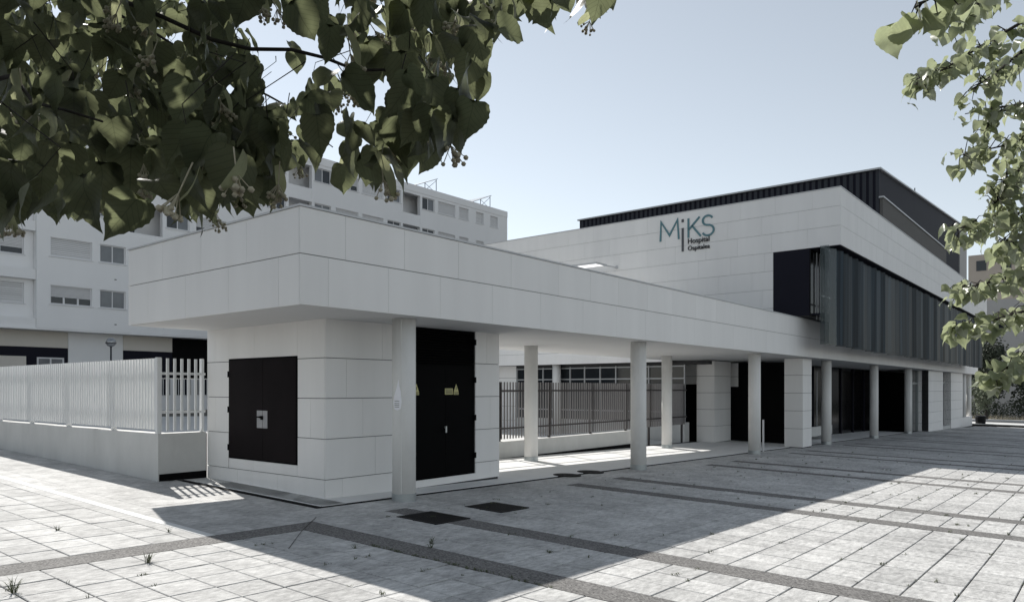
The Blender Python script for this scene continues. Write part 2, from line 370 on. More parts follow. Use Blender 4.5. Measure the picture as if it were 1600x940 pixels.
# ================================================================ PANELLED WALLS
def sub_rect(r, h):
    a0, a1, z0, z1 = r; b0, b1, c0, c1 = h
    if b1 <= a0+.01 or b0 >= a1-.01 or c1 <= z0+.01 or c0 >= z1-.01: return [r]
    out = []
    if b0 > a0+.02: out.append((a0, b0, z0, z1))
    if b1 < a1-.02: out.append((b1, a1, z0, z1))
    m0, m1 = max(a0, b0), min(a1, b1)
    if c0 > z0+.03: out.append((m0, m1, z0, c0))
    if c1 < z1-.03: out.append((m0, m1, c1, z1))
    return out
def panels(parent, axis, plane, sign, a0, a1, zs, joints, holes=(), m='panel', hg=.012, vg=.005, th=.022, bottom=None):
    """cladding on the plane axis=const; sign is the outward side; zs from top to bottom"""
    for r in range(len(zs)-1):
        js = [a0] + [j for j in joints[r % len(joints)] if a0+.05 < j < a1-.05] + [a1]
        for k in range(len(js)-1):
            rects = [(js[k], js[k+1], zs[r+1], zs[r])]
            for h in holes: rects = [q for rr in rects for q in sub_rect(rr, h)]
            for (p0, p1, z0, z1) in rects:
                p0 += vg/2; p1 -= vg/2; z0 += hg/2; z1 -= hg/2
                lo, hi = sorted((plane, plane - sign*th))
                if axis == 'y': ubox('panel', M[m], parent, p0, p1, lo, hi, z0, z1)
                else: ubox('panel', M[m], parent, lo, hi, p0, p1, z0, z1)
def js(start, pitch, n, jit=0): return [start + k*pitch + random.uniform(-jit, jit) for k in range(n)]

# ================================================================ BOOTH
booth = empty('service_booth', (0, 0, 0)); tag(booth, 'pale panelled service booth with black doors under the canopy corner', 'booth')
BX = 4.66
DOOR = (2.10, 3.87, .12, 3.3); HATCH = (.81, 3.12, .54, 2.50)
core = MB()
c = .024
core.box(c, BX-c, .4, 3.96-c, -.12, 3.16)                                   # body behind the recesses
core.box(c, DOOR[0], c, .4, -.12, 3.16).box(DOOR[1], BX-c, c, .4, -.12, 3.16).box(DOOR[0], DOOR[1], c, .4, -.12, .10)
core.build('wall', M['core'], booth)
Z = [3.155, 2.45, 1.745, 1.04, .335, -.03]
panels(booth, 'x', 0, -1, .024, 3.96, Z, [[.82, 2.22, 3.65], [], [.43, 3.65], [.82, 2.25, 3.14], [1.43, 2.80]], [HATCH])
panels(booth, 'y', 0, -1, 0, BX, Z, [[1.28, 4.24], [.45], [.82, 4.35], [1.11], [.36, 4.35]], [DOOR])
panels(booth, 'x', BX, 1, .024, 3.96, Z, [[1.3, 2.7], [.8, 2.2], [1.5, 3.0], [.9, 2.3], [1.6]])
bx('plinth', M['black'], booth, .03, BX-.03, .03, 3.9, -.16, -.032)
# hatch in the left face: two leaves
hx = empty('hatch', (0, 0, 0)); hx.parent = booth
bx('frame', M['black'], hx, -.006, .05, HATCH[0], HATCH[1], HATCH[2], HATCH[3]).name = 'frame'
ym = 1.90
for (ya, yb) in ((HATCH[0]+.03, ym-.004), (ym+.004, HATCH[1]-.03)): ubox('leaf', M['brown_door'], hx, -.016, -.0065, ya, yb, HATCH[2]+.03, HATCH[3]-.03)
for (ya, yb) in ((ym-.16, ym-.006), (ym+.006, ym+.19)): ubox('lock_plate', M['lockplate'], hx, -.022, -.0165, ya, yb, 1.17, 1.50)
MB().box(-.06, -.023, ym+.02, ym+.055, 1.36, 1.395).box(-.06, -.045, ym+.02, ym+.16, 1.365, 1.39).box(-.05, -.023, ym-.02, ym+.03, 1.33, 1.40).build('handle', M['black'], hx)
for z in (.75, 1.5, 2.2): ubox('hinge', M['black'], hx, -.02, .0, HATCH[1]-.01, HATCH[1]+.028, z-.06, z+.06)
# steel door with louvred head
dr = empty('door', (0, 0, 0)); dr.parent = booth
bx('frame', M['black_door'], dr, DOOR[0], DOOR[1], .05, .09, .10, 3.15)
dm = (DOOR[0]+DOOR[1])/2
for (xa, xb) in ((DOOR[0]+.04, dm-.004), (dm+.004, DOOR[1]-.04)): ubox('leaf', M['black_door'], dr, xa, xb, .03, .049, .14, 2.34)
for k in range(14):
    z = 2.40 + k*.052
    MB().hexa([(DOOR[0]+.04, .02, z), (DOOR[1]-.04, .02, z), (DOOR[1]-.04, .049, z+.028), (DOOR[0]+.04, .049, z+.028), (DOOR[0]+.04, .016, z+.006), (DOOR[1]-.04, .016, z+.006), (DOOR[1]-.04, .049, z+.034), (DOOR[0]+.04, .049, z+.034)]).build('louvre_slat', M['black_door'], dr)
for z in (.5, 1.3, 2.1, 2.9): ubox('hinge', M['black'], dr, DOOR[1]-.03, DOOR[1]+.02, -.01, .03, z-.06, z+.06)
MB().tube([(dm-.02, .029, 1.13), (dm-.02, -.02, 1.13)], .022, 10).box(dm-.05, dm-.01, -.03, -.015, 1.02, 1.15).build('handle', M['steel'], dr)
def tri_sign(x, z, s=.14):
    b = MB(); b.v = [(x-s/2, .022, z), (x+s/2, .022, z), (x, .022, z+s*1.15), (x-s/2, .0295, z), (x+s/2, .0295, z), (x, .0295, z+s*1.15)]
    b.f = [(0, 1, 2), (3, 5, 4), (0, 3, 4, 1), (1, 4, 5, 2), (2, 5, 3, 0)]; b.box(x-s/2, x+s/2, .022, .0295, z-.06, z-.006); b.build('warning_sign', M['yellow'], dr)
    b = MB(); e = .5                                # lightning flash and text bars
    b.v = [(x+u*e, .0195, z+.005+w*e) for u, w in ((-.01, .19), (.022, .19), (.008, .12), (.03, .12), (-.012, .03), (-.002, .10), (-.025, .10))]
    b.f = [(0, 6, 5, 2, 1), (2, 5, 4, 3)]
    for q in (-.022, -.044): b.box(x-s*.4, x+s*.4, .019, .0215, z+q-.005, z+q+.005)
    b.build('warning_print', M['print'], dr)
tri_sign(2.17, 1.85); tri_sign(3.30, 1.85)
bx('warning_plate', M['yellow'], dr, 2.97, 3.20, .022, .0295, 1.795, 1.92)
b = MB()
for q in (1.82, 1.845, 1.87, 1.895): b.box(2.99, 3.18, .019, .0215, q-.006, q+.006)
b.build('warning_print', M['print'], dr)

# ================================================================ CANOPY
can = empty('entrance_canopy', (0, 0, 0)); tag(can, 'long flat pale canopy with deep panelled fascia on round concrete columns', 'canopy')
CX0, CY0, CY1, CXE, CXM = -1.58, -1.53, 3.95, 66.6, 20.2
ZT, ZM, ZB = 4.56, 3.856, 3.15
b = MB(); b.hexa([(CX0+.024, CY0+.024, ZB+.004), (CXE, CY0+.024, ZB+.004), (CXE, CY1-.024, 3.125), (CX0+.024, CY1-.024, 3.125), (CX0+.024, CY0+.024, 4.53), (CXE, CY0+.024, 4.53), (CXE, CY1-.024, 4.53), (CX0+.024, CY1-.024, 4.53)])
b.build('slab', M['core'], can)
b = MB(); nx = 34
for k in range(nx):                                 # soffit boards
    xa = CX0+.024+(CXE-CX0-.024)*k/nx; xb = CX0+.024+(CXE-CX0-.024)*(k+1)/nx - .006
    for (ya, yb) in ((CY0+.024, 1.2), (1.206, CY1-.024)):
        zz = lambda y: 3.150 - .028*(y-CY0)/(CY1-CY0)
        MB().hexa([(xa, ya, zz(ya)-.016), (xb, ya, zz(ya)-.016), (xb, yb, zz(yb)-.016), (xa, yb, zz(yb)-.016), (xa, ya, zz(ya)+.002), (xb, ya, zz(ya)+.002), (xb, yb, zz(yb)+.002), (xa, yb, zz(yb)+.002)]).build('soffit_board', M['soffit'], can)
lowj = [-1.09, .08, 1.26, 2.64, 4.15, 5.70] + js(7.1, 1.38, 60)
upj = [-.77, .43, 1.72, 3.2, 4.78, 6.0] + js(7.2, 1.38, 60)
panels(can, 'y', CY0, -1, CX0, CXE, [ZT-.03, ZM], [upj])
panels(can, 'y', CY0, -1, CX0, CXE, [ZM, ZB-.03], [lowj])
panels(can, 'x', CX0, -1, CY0+.024, CY1, [ZT-.03, ZM], [[-.13, 1.25, 2.6]])
panels(can, 'x', CX0, -1, CY0+.024, CY1, [ZM, ZB-.035], [[-.99, .39, 1.77, 3.15]])
panels(can, 'y', CY1, 1, CX0, CXM, [ZT-.03, ZM, 3.115], [js(-.9, 1.38, 20), js(-.2, 1.38, 20)])
MB().box(CX0-.02, CXE, CY0-.02, CY0+.30, ZT-.029, ZT).build('coping', M['coping'], can)
MB().box(CX0-.02, CX0+.30, CY0+.301, CY1+.02, ZT-.029, ZT-.001).build('coping', M['coping'], can)
MB().box(CX0+.31, CXM, CY1-.3, CY1+.02, ZT-.029, ZT-.002).build('coping', M['coping'], can)
def column(x, y, r=.205, ztop=3.13):
    z0 = G(x, y)
    c = MB().tube([(x, y, z0-.02), (x, y, ztop)], r, 40).build('column', M['column'], can, True)
    for p in c.data.polygons: p.use_smooth = len(p.vertices) == 4
    MB().tube([(x, y, z0-.02), (x, y, z0+.13)], r+.008, 40).build('base_ring', M['steel'], c, False)
    if r > .19:
        b = MB()                                    # form-work seams
        for a in (.6, .6+math.pi): b.box(x+math.cos(a)*r-.004, x+math.cos(a)*r+.004, y+math.sin(a)*r-.004, y+math.sin(a)*r+.004, z0+.14, ztop-.03)
        b.build('seam', M['column'], c)
for x in (.97, 9.2, 17.25, 25.5, 33.7, 41.9): column(x, -.93)
for x in (8.6, 16.75): column(x, 2.15, .19, 3.12)
# torn notice on the first column
b = MB(); a0 = math.atan2(-10.56+.93, -7.87-.97)
pts = [(-.10, 1.32), (-.13, 1.42), (-.11, 1.55), (-.06, 1.70), (-.035, 1.84), (-.02, 1.72), (.0, 1.62), (.012, 1.45), (.0, 1.33), (-.05, 1.30)]
NA = a0 - .62
for dr_ in (.2135, .2105):
    for s_, z in pts:
        a = NA + (s_+.06)*1.25/.21; b.v.append((.97 + math.cos(a)*dr_, -.93 + math.sin(a)*dr_, z + .24))
n = len(pts); b.f = [tuple(range(n)), tuple(reversed(range(n, 2*n)))] + [(k, (k+1) % n, n+(k+1) % n, n+k) for k in range(n)]
t = b.build('paper_notice', M['paper']); tag(t, 'torn white paper notice stuck on the round column by the booth door', 'notice')
b = MB()
for q in (1.60, 1.63, 1.66, 1.70):
    for k in range(5):
        aa = [NA + (-.045+k_*.018)*1.1/.21 for k_ in (k, k+1)]
        b.quad(*[(.97+math.cos(a)*.2150, -.93+math.sin(a)*.2150, z) for a, z in ((aa[0], q-.004), (aa[1], q-.004), (aa[1], q+.004), (aa[0], q+.004))])
b.build('printed_lines', M['print'], t)

# ================================================================ HOSPITAL BUILDING
hb = empty('hospital_building', (20.2, -2.95, 0)); tag(hb, 'large pale panelled hospital block with dark glass louvres and dark rooftop storey', 'building')
HI = Matrix.Translation((-20.2, 2.95, 0))
hb.location = (0, 0, 0)
HX, HY, HXE, HYE = 20.2, -2.95, 59.8, 24
Zr = [9.17, 8.50, 7.795, 7.09, 6.385, 5.68, 4.975, 4.27, 3.565, 3.04]
b = MB(); b.box(HX+.024, HXE-.02, HY+.024, -1.86, 7.10, 9.15)               # overhanging band
b.box(HX+.024, HXE-.02, -1.86, -1.5, 4.60, 9.15).box(HX+.024, HXE-.02, -1.499, HYE, 3.20, 9.15); b.build('wall', M['core'], hb)
mainj = [[-1.96+1.36*k for k in range(0, 24)], [-1.45+1.36*k for k in range(0, 24)], [-1.79+1.33*k for k in range(0, 24)], [-.2+1.36*k for k in range(24)], [.3+1.36*k for k in range(24)], [-.1+1.36*k for k in range(24)], [.5+1.36*k for k in range(24)], [1.36*k for k in range(24)], [.6+1.36*k for k in range(24)]]
panels(hb, 'x', HX, -1, HY, 19, Zr, mainj, [(-3.2, -.52, 2.9, 7.09), (-.6, 3.96, 2.9, 4.3)], vg=.004, hg=.009)
panels(hb, 'y', HY, -1, HX+.024, HXE, [9.17, 8.50, 7.795, 7.09], [[HX+.7+1.2*k for k in range(40)], [HX+1.1+1.2*k for k in range(40)], [HX+.4+1.2*k for k in range(40)]], vg=.006, hg=.009)
MB().box(HX-.02, HXE+.02, HY-.02, HY+.3, 9.171, 9.2).build('coping', M['coping'], hb); MB().box(HX-.02, HX+.3, HY+.301, HYE, 9.171, 9.199).build('coping', M['coping'], hb)
bx('band_soffit', M['navy'], hb, HX+.03, HXE-.03, HY+.03, -1.87, 7.062, 7.098)
bx('dark_panel', M['navy'], hb, HX+.002, HX+.023, -1.86, -.53, 4.62, 7.07)
MB().box(HX+.03, HXE-.1, -1.90, -1.862, 4.60, 7.06).build('rear_glazing', M['glass_black'], hb)
for x in (20.75, 21.1, 21.4): ubox('inner_bar', M['mullion'], hb, x, x+.04, -1.97, -1.93, 4.5, 7.0)
MB().box(HX+.05, HXE-.1, -2.40, -1.91, 4.63, 4.69).build('walkway', M['navy'], hb)
x = 19.75; k = 0
while x < 59.0:
    ang = random.choice((9, 12, 15, 20)); w = random.choice((.76, .82, .86))
    me_ = M['clear'] if k < 1 else M['louvre']
    lo = ubox('louvre', me_, hb, x, x+w, -.009, .009, 3.50+random.uniform(-.03, .03), 7.03); lo.location.y = -2.62; lo.rotation_euler.z = math.radians(-ang)
    x += .72; k += 1
for z in (5.2, 6.95): bx('louvre_rail', M['steel'], hb, 19.6, HXE-.3, -2.50, -2.46, z, z+.05)
ubox('louvre', M['clear'], hb, 19.50, 19.52, -2.75, -2.45, 3.5, 7.0)
# ground floor under the block
gf = M['panel']
bx('ground_floor_glazing', M['glass_black'], hb, 24.2, 44.6, 1.50, 1.56, -1.2, 3.1)
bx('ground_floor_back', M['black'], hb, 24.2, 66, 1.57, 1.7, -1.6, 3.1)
for x in (24.2, 26.2, 29.0, 31.5, 34.0, 36.5, 39.0, 41.5, 44.5): ubox('mullion', M['navy'], hb, x, x+.07, 1.42, 1.50, -1.2, 3.08)
for x in (26.9, 27.8, 28.7, 29.6, 30.5): ubox('pale_bar', M['mullion'], hb, x, x+.045, .42, .46, G(28, 0)+.65, 2.75)  # thin pale uprights ahead of the dark glazing
bx('bench_wall', M['concrete'], hb, 26.6, 31.0, .38, .52, G(28, .4)+.18, G(28, .4)+.62)
# black box in place of the deep shade left of the entrance; lintel
bx('entrance_shade_box', M['black'], hb, 23.8, 24.15, -.3, 8.0, -.9, 3.05)
def pillar(x0, x1, y0, y1, rows):
    zb = G(x0, y0)
    p = bx('pillar', M['core'], hb, x0+.024, x1-.024, y0+.024, y1-.024, zb-.05, 3.10)
    for r in range(len(rows)-1):
        for (ax, pl, sg, a0, a1) in (('x', x0, -1, y0, y1), ('y', y0, -1, x0+.024, x1), ('x', x1, 1, y0+.024, y1), ('y', y1, 1, x0+.024, x1-.024)):
            lo, hi = sorted((pl, pl-sg*.022)); z0, z1 = rows[r+1]+.006, rows[r]-.006
            if ax == 'x': ubox('panel', gf, p, lo, hi, a0, a1-.002, z0, z1)
            else: ubox('panel', gf, p, a0, a1-.002, lo, hi, z0, z1)
pillar(21.9, 23.0, -1.08, -.36, [3.12, 2.45, 1.745, 1.04, .335, -.40])
pillar(21.6, 23.3, 2.45, 3.25, [3.09, 2.45, 1.745, 1.04, .335, -.34])
bx('post', M['frame_white'], hb, 18.68, 18.73, -.72, -.67, G(18.7, -.7), G(18.7, -.7)+1.15).name = 'post'
# left ground-floor wall with strip windows
GX = 20.85
bx('lintel', M['core'], hb, GX+.05, GX+.4, 2.4, 19, 2.93, 3.06)
panels(hb, 'x', 21.9, -1, 3.26, 3.95, [3.05, 2.45, 2.10], [[]]); bx('entrance_door', M['black'], hb, 21.95, 22.2, 3.26, 4.1, -.45, 3.05)
panels(hb, 'x', 23.76, -1, 2.3, 2.98, [3.05, 2.45, 2.0], [[]])
panels(hb, 'x', GX, -1, 12.55, 19, [3.05, 2.45, 1.745, 1.04, .335, -.2], [[13.6, 15], [14.2], [13.3]])
bx('side_core', M['core'], hb, GX+.03, GX+.4, 12.6, 19, -.5, 3.06)
bx('strip_glass', M['glass_dark'], hb, GX+.06, GX+.1, 3.43, 12.52, .5, 2.93)
bx('sill_wall', M['concrete'], hb, GX, GX+.4, 3.43, 12.52, -.5, .49)
for y in [3.43, 4.27, 5.12, 5.95, 6.78, 7.61, 8.46, 9.27, 10.05, 10.86, 11.7, 12.48]: ubox('mullion', M['mullion'], hb, GX-.0, GX+.055, y, y+.05, .5, 2.93)
for z in (.9, 2.33, 2.85): ubox('transom', M['mullion'], hb, GX-.003, GX+.05, 3.43, 12.52, z, z+.05)
c_ = MB().tube([(20.55, 9.85, -.3), (20.55, 9.85, 3.06)], .2, 32).build('column', M['column'], hb, True)
# right-hand ground floor: panelled wall, glass door, slot window, corner opening
bz = lambda x: G(x, -1.1)-.15
bx('front_wall', M['core'], hb, 47.3, 52.6, -1.07, -.7, -1.2, 3.12); bx('front_wall', M['core'], hb, 55.9, 61.5, -1.07, -.7, -1.4, 3.12)
Zg = [3.13, 2.45, 1.745, 1.04, .335, -.37, -1.10]
panels(hb, 'y', -1.1, -1, 47.3, 52.6, Zg, [[50.0], [], [49.2], [], [50.6], [49.5]]); panels(hb, 'y', -1.1, -1, 55.9, 61.5, Zg + [-1.3], [[58.6], [], [57.8], [], [59], []])
panels(hb, 'x', 47.3, -1, -1.07, -.3, Zg, [[]]); panels(hb, 'x', 55.9, -1, -1.07, -.3, Zg, [[]])
bx('glass_door', M['glass_dark'], hb, 43.8, 47.28, -.42, -.36, -1.0, 3.1)
for x in (43.8, 45.4, 47.2): ubox('door_frame', M['steel'], hb, x, x+.08, -.5, -.42, -1.0, 3.1)
bx('door_frame', M['steel'], hb, 43.88, 47.2, -.5, -.43, 2.2, 2.32); bx('threshold', M['concrete'], hb, 43.8, 47.28, -.6, -.3, -1.1, -.93)
bx('slot_window', M['glass_dark'], hb, 52.6, 55.9, -.66, -.6, -.8, 3.1); bx('slot_frame', M['steel'], hb, 54.0, 54.1, -.74, -.67, -.8, 3.1); bx('slot_frame', M['steel'], hb, 52.6, 55.9, -.75, -.675, 2.3, 2.4)
bx('slot_sill', M['concrete'], hb, 52.6, 55.9, -1.05, -.5, -1.3, -.79)
MB().box(61.5, 66.6, -1.1, -.7, -1.6, -.42).build('corner_wall', M['panel'], hb)
for x in (63.3, 66.2): MB().tube([(x, -.9, -.42), (x, -.9, 3.13)], .2, 24).build('column', M['column'], hb, True)
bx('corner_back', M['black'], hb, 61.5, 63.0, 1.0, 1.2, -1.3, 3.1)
# rooftop storey, ribbed dark metal, its roof rising away
PX, PY, PXE, PYE = 31.0, -1.79, 55.0, 15.6
top = lambda x: 12.54 + .062*(x-PX)
b = MB().hexa([(PX+.05, PY+.05, 9.0), (PXE, PY+.05, 9.0), (PXE, PYE, 9.0), (PX+.05, PYE, 9.0), (PX+.05, PY+.05, 12.5), (PXE, PY+.05, top(PXE)-.04), (PXE, PYE, top(PXE)-.04), (PX+.05, PYE, 12.5)]); b.build('rooftop_storey', M['navy'], hb)
for k in range(58): ubox('rib', M['rib'], hb, PX+.025, PX+.049, PY+.3*k, PY+.3*k+.17, 9.2, 12.5)
MB().hexa([(PX-.08, PY-.08, 12.5), (PXE+.05, PY-.08, top(PXE)-.04), (PXE+.05, PYE+.1, top(PXE)-.04), (PX-.08, PYE+.1, 12.5), (PX-.08, PY-.08, 12.58), (PXE+.05, PY-.08, top(PXE)+.04), (PXE+.05, PYE+.1, top(PXE)+.04), (PX-.08, PYE+.1, 12.58)]).build('roof_edge', M['coping'], hb)
bx('screen_wall', M['brownwall'], hb, PX+.02, 48.4, PY-.16, PY-.02, 9.0, 11.10); bx('screen_cap', M['coping'], hb, PX-.1, 48.5, PY-.22, PY+.0, 11.101, 11.17); bx('screen_return', M['rib'], hb, PX-.07, PX-.005, PY-.1, PYE, 9.0, 9.9)
bx('stair_tower', M['far_grey'], hb, 55.1, 58.4, PY, 3, 9.0, 14.0); bx('roof_aerial', M['rib'], hb, 42.0, 42.05, PY+.5, PY+.55, 13.2, 14.0)

# ---- floodlight on the side wall
fl = empty('wall_floodlight', (20.2, 6.4, 7.2)); tag(fl, 'flat white floodlight on an arm fixed to the side wall left of the lettering', 'floodlight')
MB().box(-1.65, -1.61, -.05, 1.45, -.02, .06).box(-.84, -.80, -.05, 1.45, -.02, .06).box(-1.609, -.841, -.05, .0, -.02, .06).box(-1.609, -.841, 1.40, 1.45, -.02, .06).build('housing', M['coping'], fl); MB().quad((-1.608, .001, .01), (-.842, .001, .01), (-.842, 1.399, .01), (-1.608, 1.399, .01)).build('diffuser', M['lampwhite'], fl)
MB().tube([(0, -.05, .03), (-.80, .1, .03)], .03, 10).tube([(.0, -.05, .03), (-.03, -.05, .03)], .08, 12).build('arm', M['coping'], fl)

# ---- lettering on the side wall
sg = empty('hospital_sign', (20.2, 3.0, 7.5)); tag(sg, 'MiKS Hospital Ospitalea lettering in teal and black on the side wall', 'sign')
def stroke(name, pts, w, m, closed=False):          # flat bar strokes, points are (y, z) on the wall
    b = MB(); n = len(pts); L_, R_ = [], []
    for i in range(n):
        p = Vector(pts[i]); a = Vector(pts[max(i-1, 0)]); c2 = Vector(pts[min(i+1, n-1)])
        d1 = (p-a).normalized() if i else (c2-p).normalized(); d2 = (c2-p).normalized() if i < n-1 else d1
        t = (d1+d2).normalized(); nn = Vector((-t.y, t.x)); kk = w/2/max(.45, nn.dot(Vector((-d1.y, d1.x)))); L_.append(p+nn*kk); R_.append(p-nn*kk)
    x0, x1 = -.035, -.002
    for i in range(n-1):
        q = [L_[i], R_[i], R_[i+1], L_[i+1]]
        b.hexa([(x0, v.x-3.0, v.y-7.5) for v in q] + [(x1, v.x-3.0, v.y-7.5) for v in q])
    return b.build(name, m, sg)
lw = .075
stroke('letter_m', [(4.22, 8.09), (4.19, 8.90), (3.80, 8.30), (3.44, 8.90), (3.38, 8.09)], lw, M['teal'])
stroke('letter_i', [(3.205, 7.56), (3.205, 8.52)], .085, M['stem']); stroke('letter_i_dot', [(3.205, 8.76), (3.205, 8.88)], .09, M['stem'])
stroke('letter_k', [(2.95, 8.09), (2.95, 8.88)], lw, M['teal']); stroke('letter_k', [(2.46, 8.88), (2.93, 8.42)], lw, M['teal']); stroke('letter_k', [(2.79, 8.56), (2.41, 8.09)], lw, M['teal'])
sp = []
for k in range(13): a = math.radians(25 + k*245/12); sp.append((2.11 - .215*math.cos(a), 8.69 + .19*math.sin(a)))
for k in range(1, 14): a = math.radians(90 - k*245/13); sp.append((2.10 - .245*math.cos(a), 8.29 + .21*math.sin(a)))
stroke('letter_s', sp, lw, M['teal'])
def word(txt, y0, width, z, name):
    cu = bpy.data.curves.new(name, 'FONT'); cu.body = txt; cu.size = 1; cu.extrude = .03; cu.offset = .0015
    tmp = bpy.data.objects.new(name, cu); COL.objects.link(tmp); bpy.context.view_layer.update()
    me = bpy.data.meshes.new_from_object(tmp.evaluated_get(bpy.context.evaluated_depsgraph_get())); bpy.data.objects.remove(tmp)
    xs_ = [v.co.x for v in me.vertices]; s_ = width/(max(xs_)-min(xs_))
    me.transform(Matrix.Translation((-min(xs_), 0, 0))); me.transform(Matrix.Diagonal((s_, s_*1.05, .6, 1)))
    o = mesh_obj(name, me, M['ink'], sg); o.matrix_local = Matrix(((0, 0, -1, -.022), (-1, 0, 0, y0-3.0), (0, 1, 0, z-7.5), (0, 0, 0, 1)))
word('Hospital', 2.97, .93, 7.845, 'word_hospital'); word('Ospitalea', 2.97, .95, 7.565, 'word_ospitalea')

# ================================================================ LEFT BOUNDARY WALL AND FENCE
pw = empty('boundary_wall', (-1.02, 3.95, 0)); pw.location = (0, 0, 0); tag(pw, 'low concrete wall at the left carrying the pale slatted fence', 'wall')
b = MB()
for (ya, yb) in ((3.95, 6.9), (6.905, 9.9), (9.905, 12.9), (12.905, 18)):
    za, zb = G(-1, ya)-.05, G(-1, yb)-.05
    MB().hexa([(-1.02, ya, za), (-.72, ya, za), (-.72, yb, zb), (-1.02, yb, zb), (-1.02, ya, 1.03), (-.72, ya, 1.03), (-.72, yb, 1.02), (-1.02, yb, 1.02)]).build('wall_section', M['concrete'], pw)
bx('wall_return', M['concrete'], pw, -.719, -.03, 3.951, 4.25, .22, 1.029); bx('base_strip', M['black'], pw, -1.0, -.03, 3.944, 3.9505, 0, .235); bx('wall_foot', M['concrete'], pw, -.719, -.03, 3.96, 4.24, 0, .219); bx('shadow_gap', M['black'], pw, -.029, -.002, 3.975, 4.1, 0, 1.0)  # black strip along the foot of the return
pf = empty('slatted_fence', (0, 0, 0)); tag(pf, 'pale vertical slat fence on the low concrete wall at the left', 'fence')
y = 4.10
while y < 17.5: ubox('slat', M['galv'], pf, -1.01, -.945, y, y+.045, 1.10, 2.515); y += .1285
for x in (-.985+.145*k for k in range(7)): ubox('slat', M['galv'], pf, x, x+.045, 3.96, 4.0, 1.08, 2.515)
for z in (1.42, 2.19): bx('rail', M['galv'], pf, -.944, -.915, 4.0, 17.5, z, z+.05); bx('rail', M['galv'], pf, -.96, -.02, 4.001, 4.03, z, z+.05)
for y in (6.3, 8.75, 11.15, 13.55, 15.95): ubox('post', M['galv'], pf, -.914, -.83, y-.04, y+.04, 1.02, 2.45)
ubox('post', M['galv'], pf, -1.03, -.95, 3.958-.0, 4.05, 1.032, 2.53); ubox('post', M['galv'], pf, -.10, -.04, 4.031, 4.09, 1.03, 2.53)

# ================================================================ COURTYARD WALL AND FENCE
cw = empty('courtyard_wall', (0, 0, 0)); tag(cw, 'low concrete wall behind the canopy columns under the dark bar fence', 'wall')
for (xa, xb) in ((BX+.02, 8.0), (8.005, 12.4), (12.405, 15.9)):
    MB().hexa([(xa, 3.1, G(xa, 3.1)-.05), (xb, 3.1, G(xb, 3.1)-.05), (xb, 3.35, G(xb, 3.1)-.05), (xa, 3.35, G(xa, 3.1)-.05), (xa, 3.1, .385), (xb, 3.1, .385), (xb, 3.35, .385), (xa, 3.35, .385)]).build('wall_section', M['concrete'], cw)
bx('base_gap', M['black'], cw, BX+.03, 15.9, 3.06, 3.098, -.35, -.09)
cf = empty('courtyard_fence', (0, 0, 0)); tag(cf, 'dark vertical bar fence behind the canopy columns, courtyard behind it', 'fence')
x = BX+.1
BLADE = MB().box(-.005, .005, -.036, .036, 0, 1.66).mesh('bar'); BLADE.materials.append(M['bargrey'])
while x < 20.3: mesh_obj('bar', BLADE, None, cf, (x, 3.19, .45), (0, 0, -math.atan2(.31, .97))); x += .135
for z in (.74, 1.83): bx('rail', M['darkbar'], cf, BX+.05, 20.4, 3.115, 3.149, z, z+.05)
for x in (6.1, 8.52, 10.96, 13.33, 15.68, 17.42, 20.2): ubox('post', M['darkbar'], cf, x-.04, x+.04, 3.230, 3.29, .386 if x < 15.8 else -.4, 2.11)
# ================================================================ APARTMENT BLOCK BEHIND
ap = empty('apartment_block', (0, 0, 0)); tag(ap, 'long pale apartment block with shuttered windows behind the fence', 'building')
AY, F0, FH = 36.0, 5.32, 2.70
def unit(c, r):                                     # window list of one stair unit: (x0, x1, kind)
    return [(c-5.35, c-3.15, 'wide'), (c-2.72, c-1.25, 'open'), (c-1.0, c+1.0, 'recess'), (c+1.25, c+2.75, 'open'), (c+3.2, c+5.4, 'wide')]
wins = []
for r in range(5):
    row = [(-6.0, -3.4, 'wide'), (.2, 2.6, 'wide')]
    for c in (13.4, 24.6, 35.75): row += unit(c, r)
    row += [(41.67, 42.93, 'small'), (43.98, 45.06, 'small'), (46.03, 47.16, 'small')]
    wins.append(sorted(row))
wall = MB(); XW0, XW1 = 7.36, 48.6
for r in range(5):
    zf = F0 + r*FH; zs, zt = zf+1.40, zf+2.46
    row = [w for w in wins[r] if w[0] > XW0]
    wall.box(XW0, XW1, AY, AY+.35, zt+.0, zf+FH)                            # band over the windows
    x = XW0
    for (a, b_, kd) in row + [(XW1, XW1, '')]:
        wall.box(x, a, AY, AY+.35, zf, zt)
        if kd == 'recess': wall.box(a, b_, AY+.02, AY+.2, zf, zf+.75)
        elif kd: wall.box(a, b_, AY, AY+.35, zf, zs)
        x = b_
wall.box(XW0, XW1, AY+1.4, AY+11, F0, 18.9).box(XW0, XW1, AY-.04, AY+11.5, 18.821, 19.4).box(XW0, XW0+.2, AY+.35, AY+1.4, F0, 18.9).box(XW1-.3, XW1, AY+.35, AY+1.4, F0, 18.9)
wall.build('wall', M['render_white'], ap)
wl = MB()                                           # set-back bay at the far left with balcony bands
for r in range(5):
    zf = F0 + r*FH
    wl.box(-30, 7.35, AY+.10, AY+.5, zf, zf+.55).box(-30, 5.74, AY+.5, AY+.8, zf+.55, zf+FH).box(6.9, 7.35, AY+.5, AY+.8, zf+.55, zf+FH).box(5.74, 6.9, AY+.5, AY+.8, zf+.55, zf+1.35).box(5.74, 6.9, AY+.5, AY+.8, zf+2.5, zf+FH)
wl.box(-30, 7.35, AY+1.4, AY+11, F0, 19.0); wl.build('bay_wall', M['render_white'], ap)
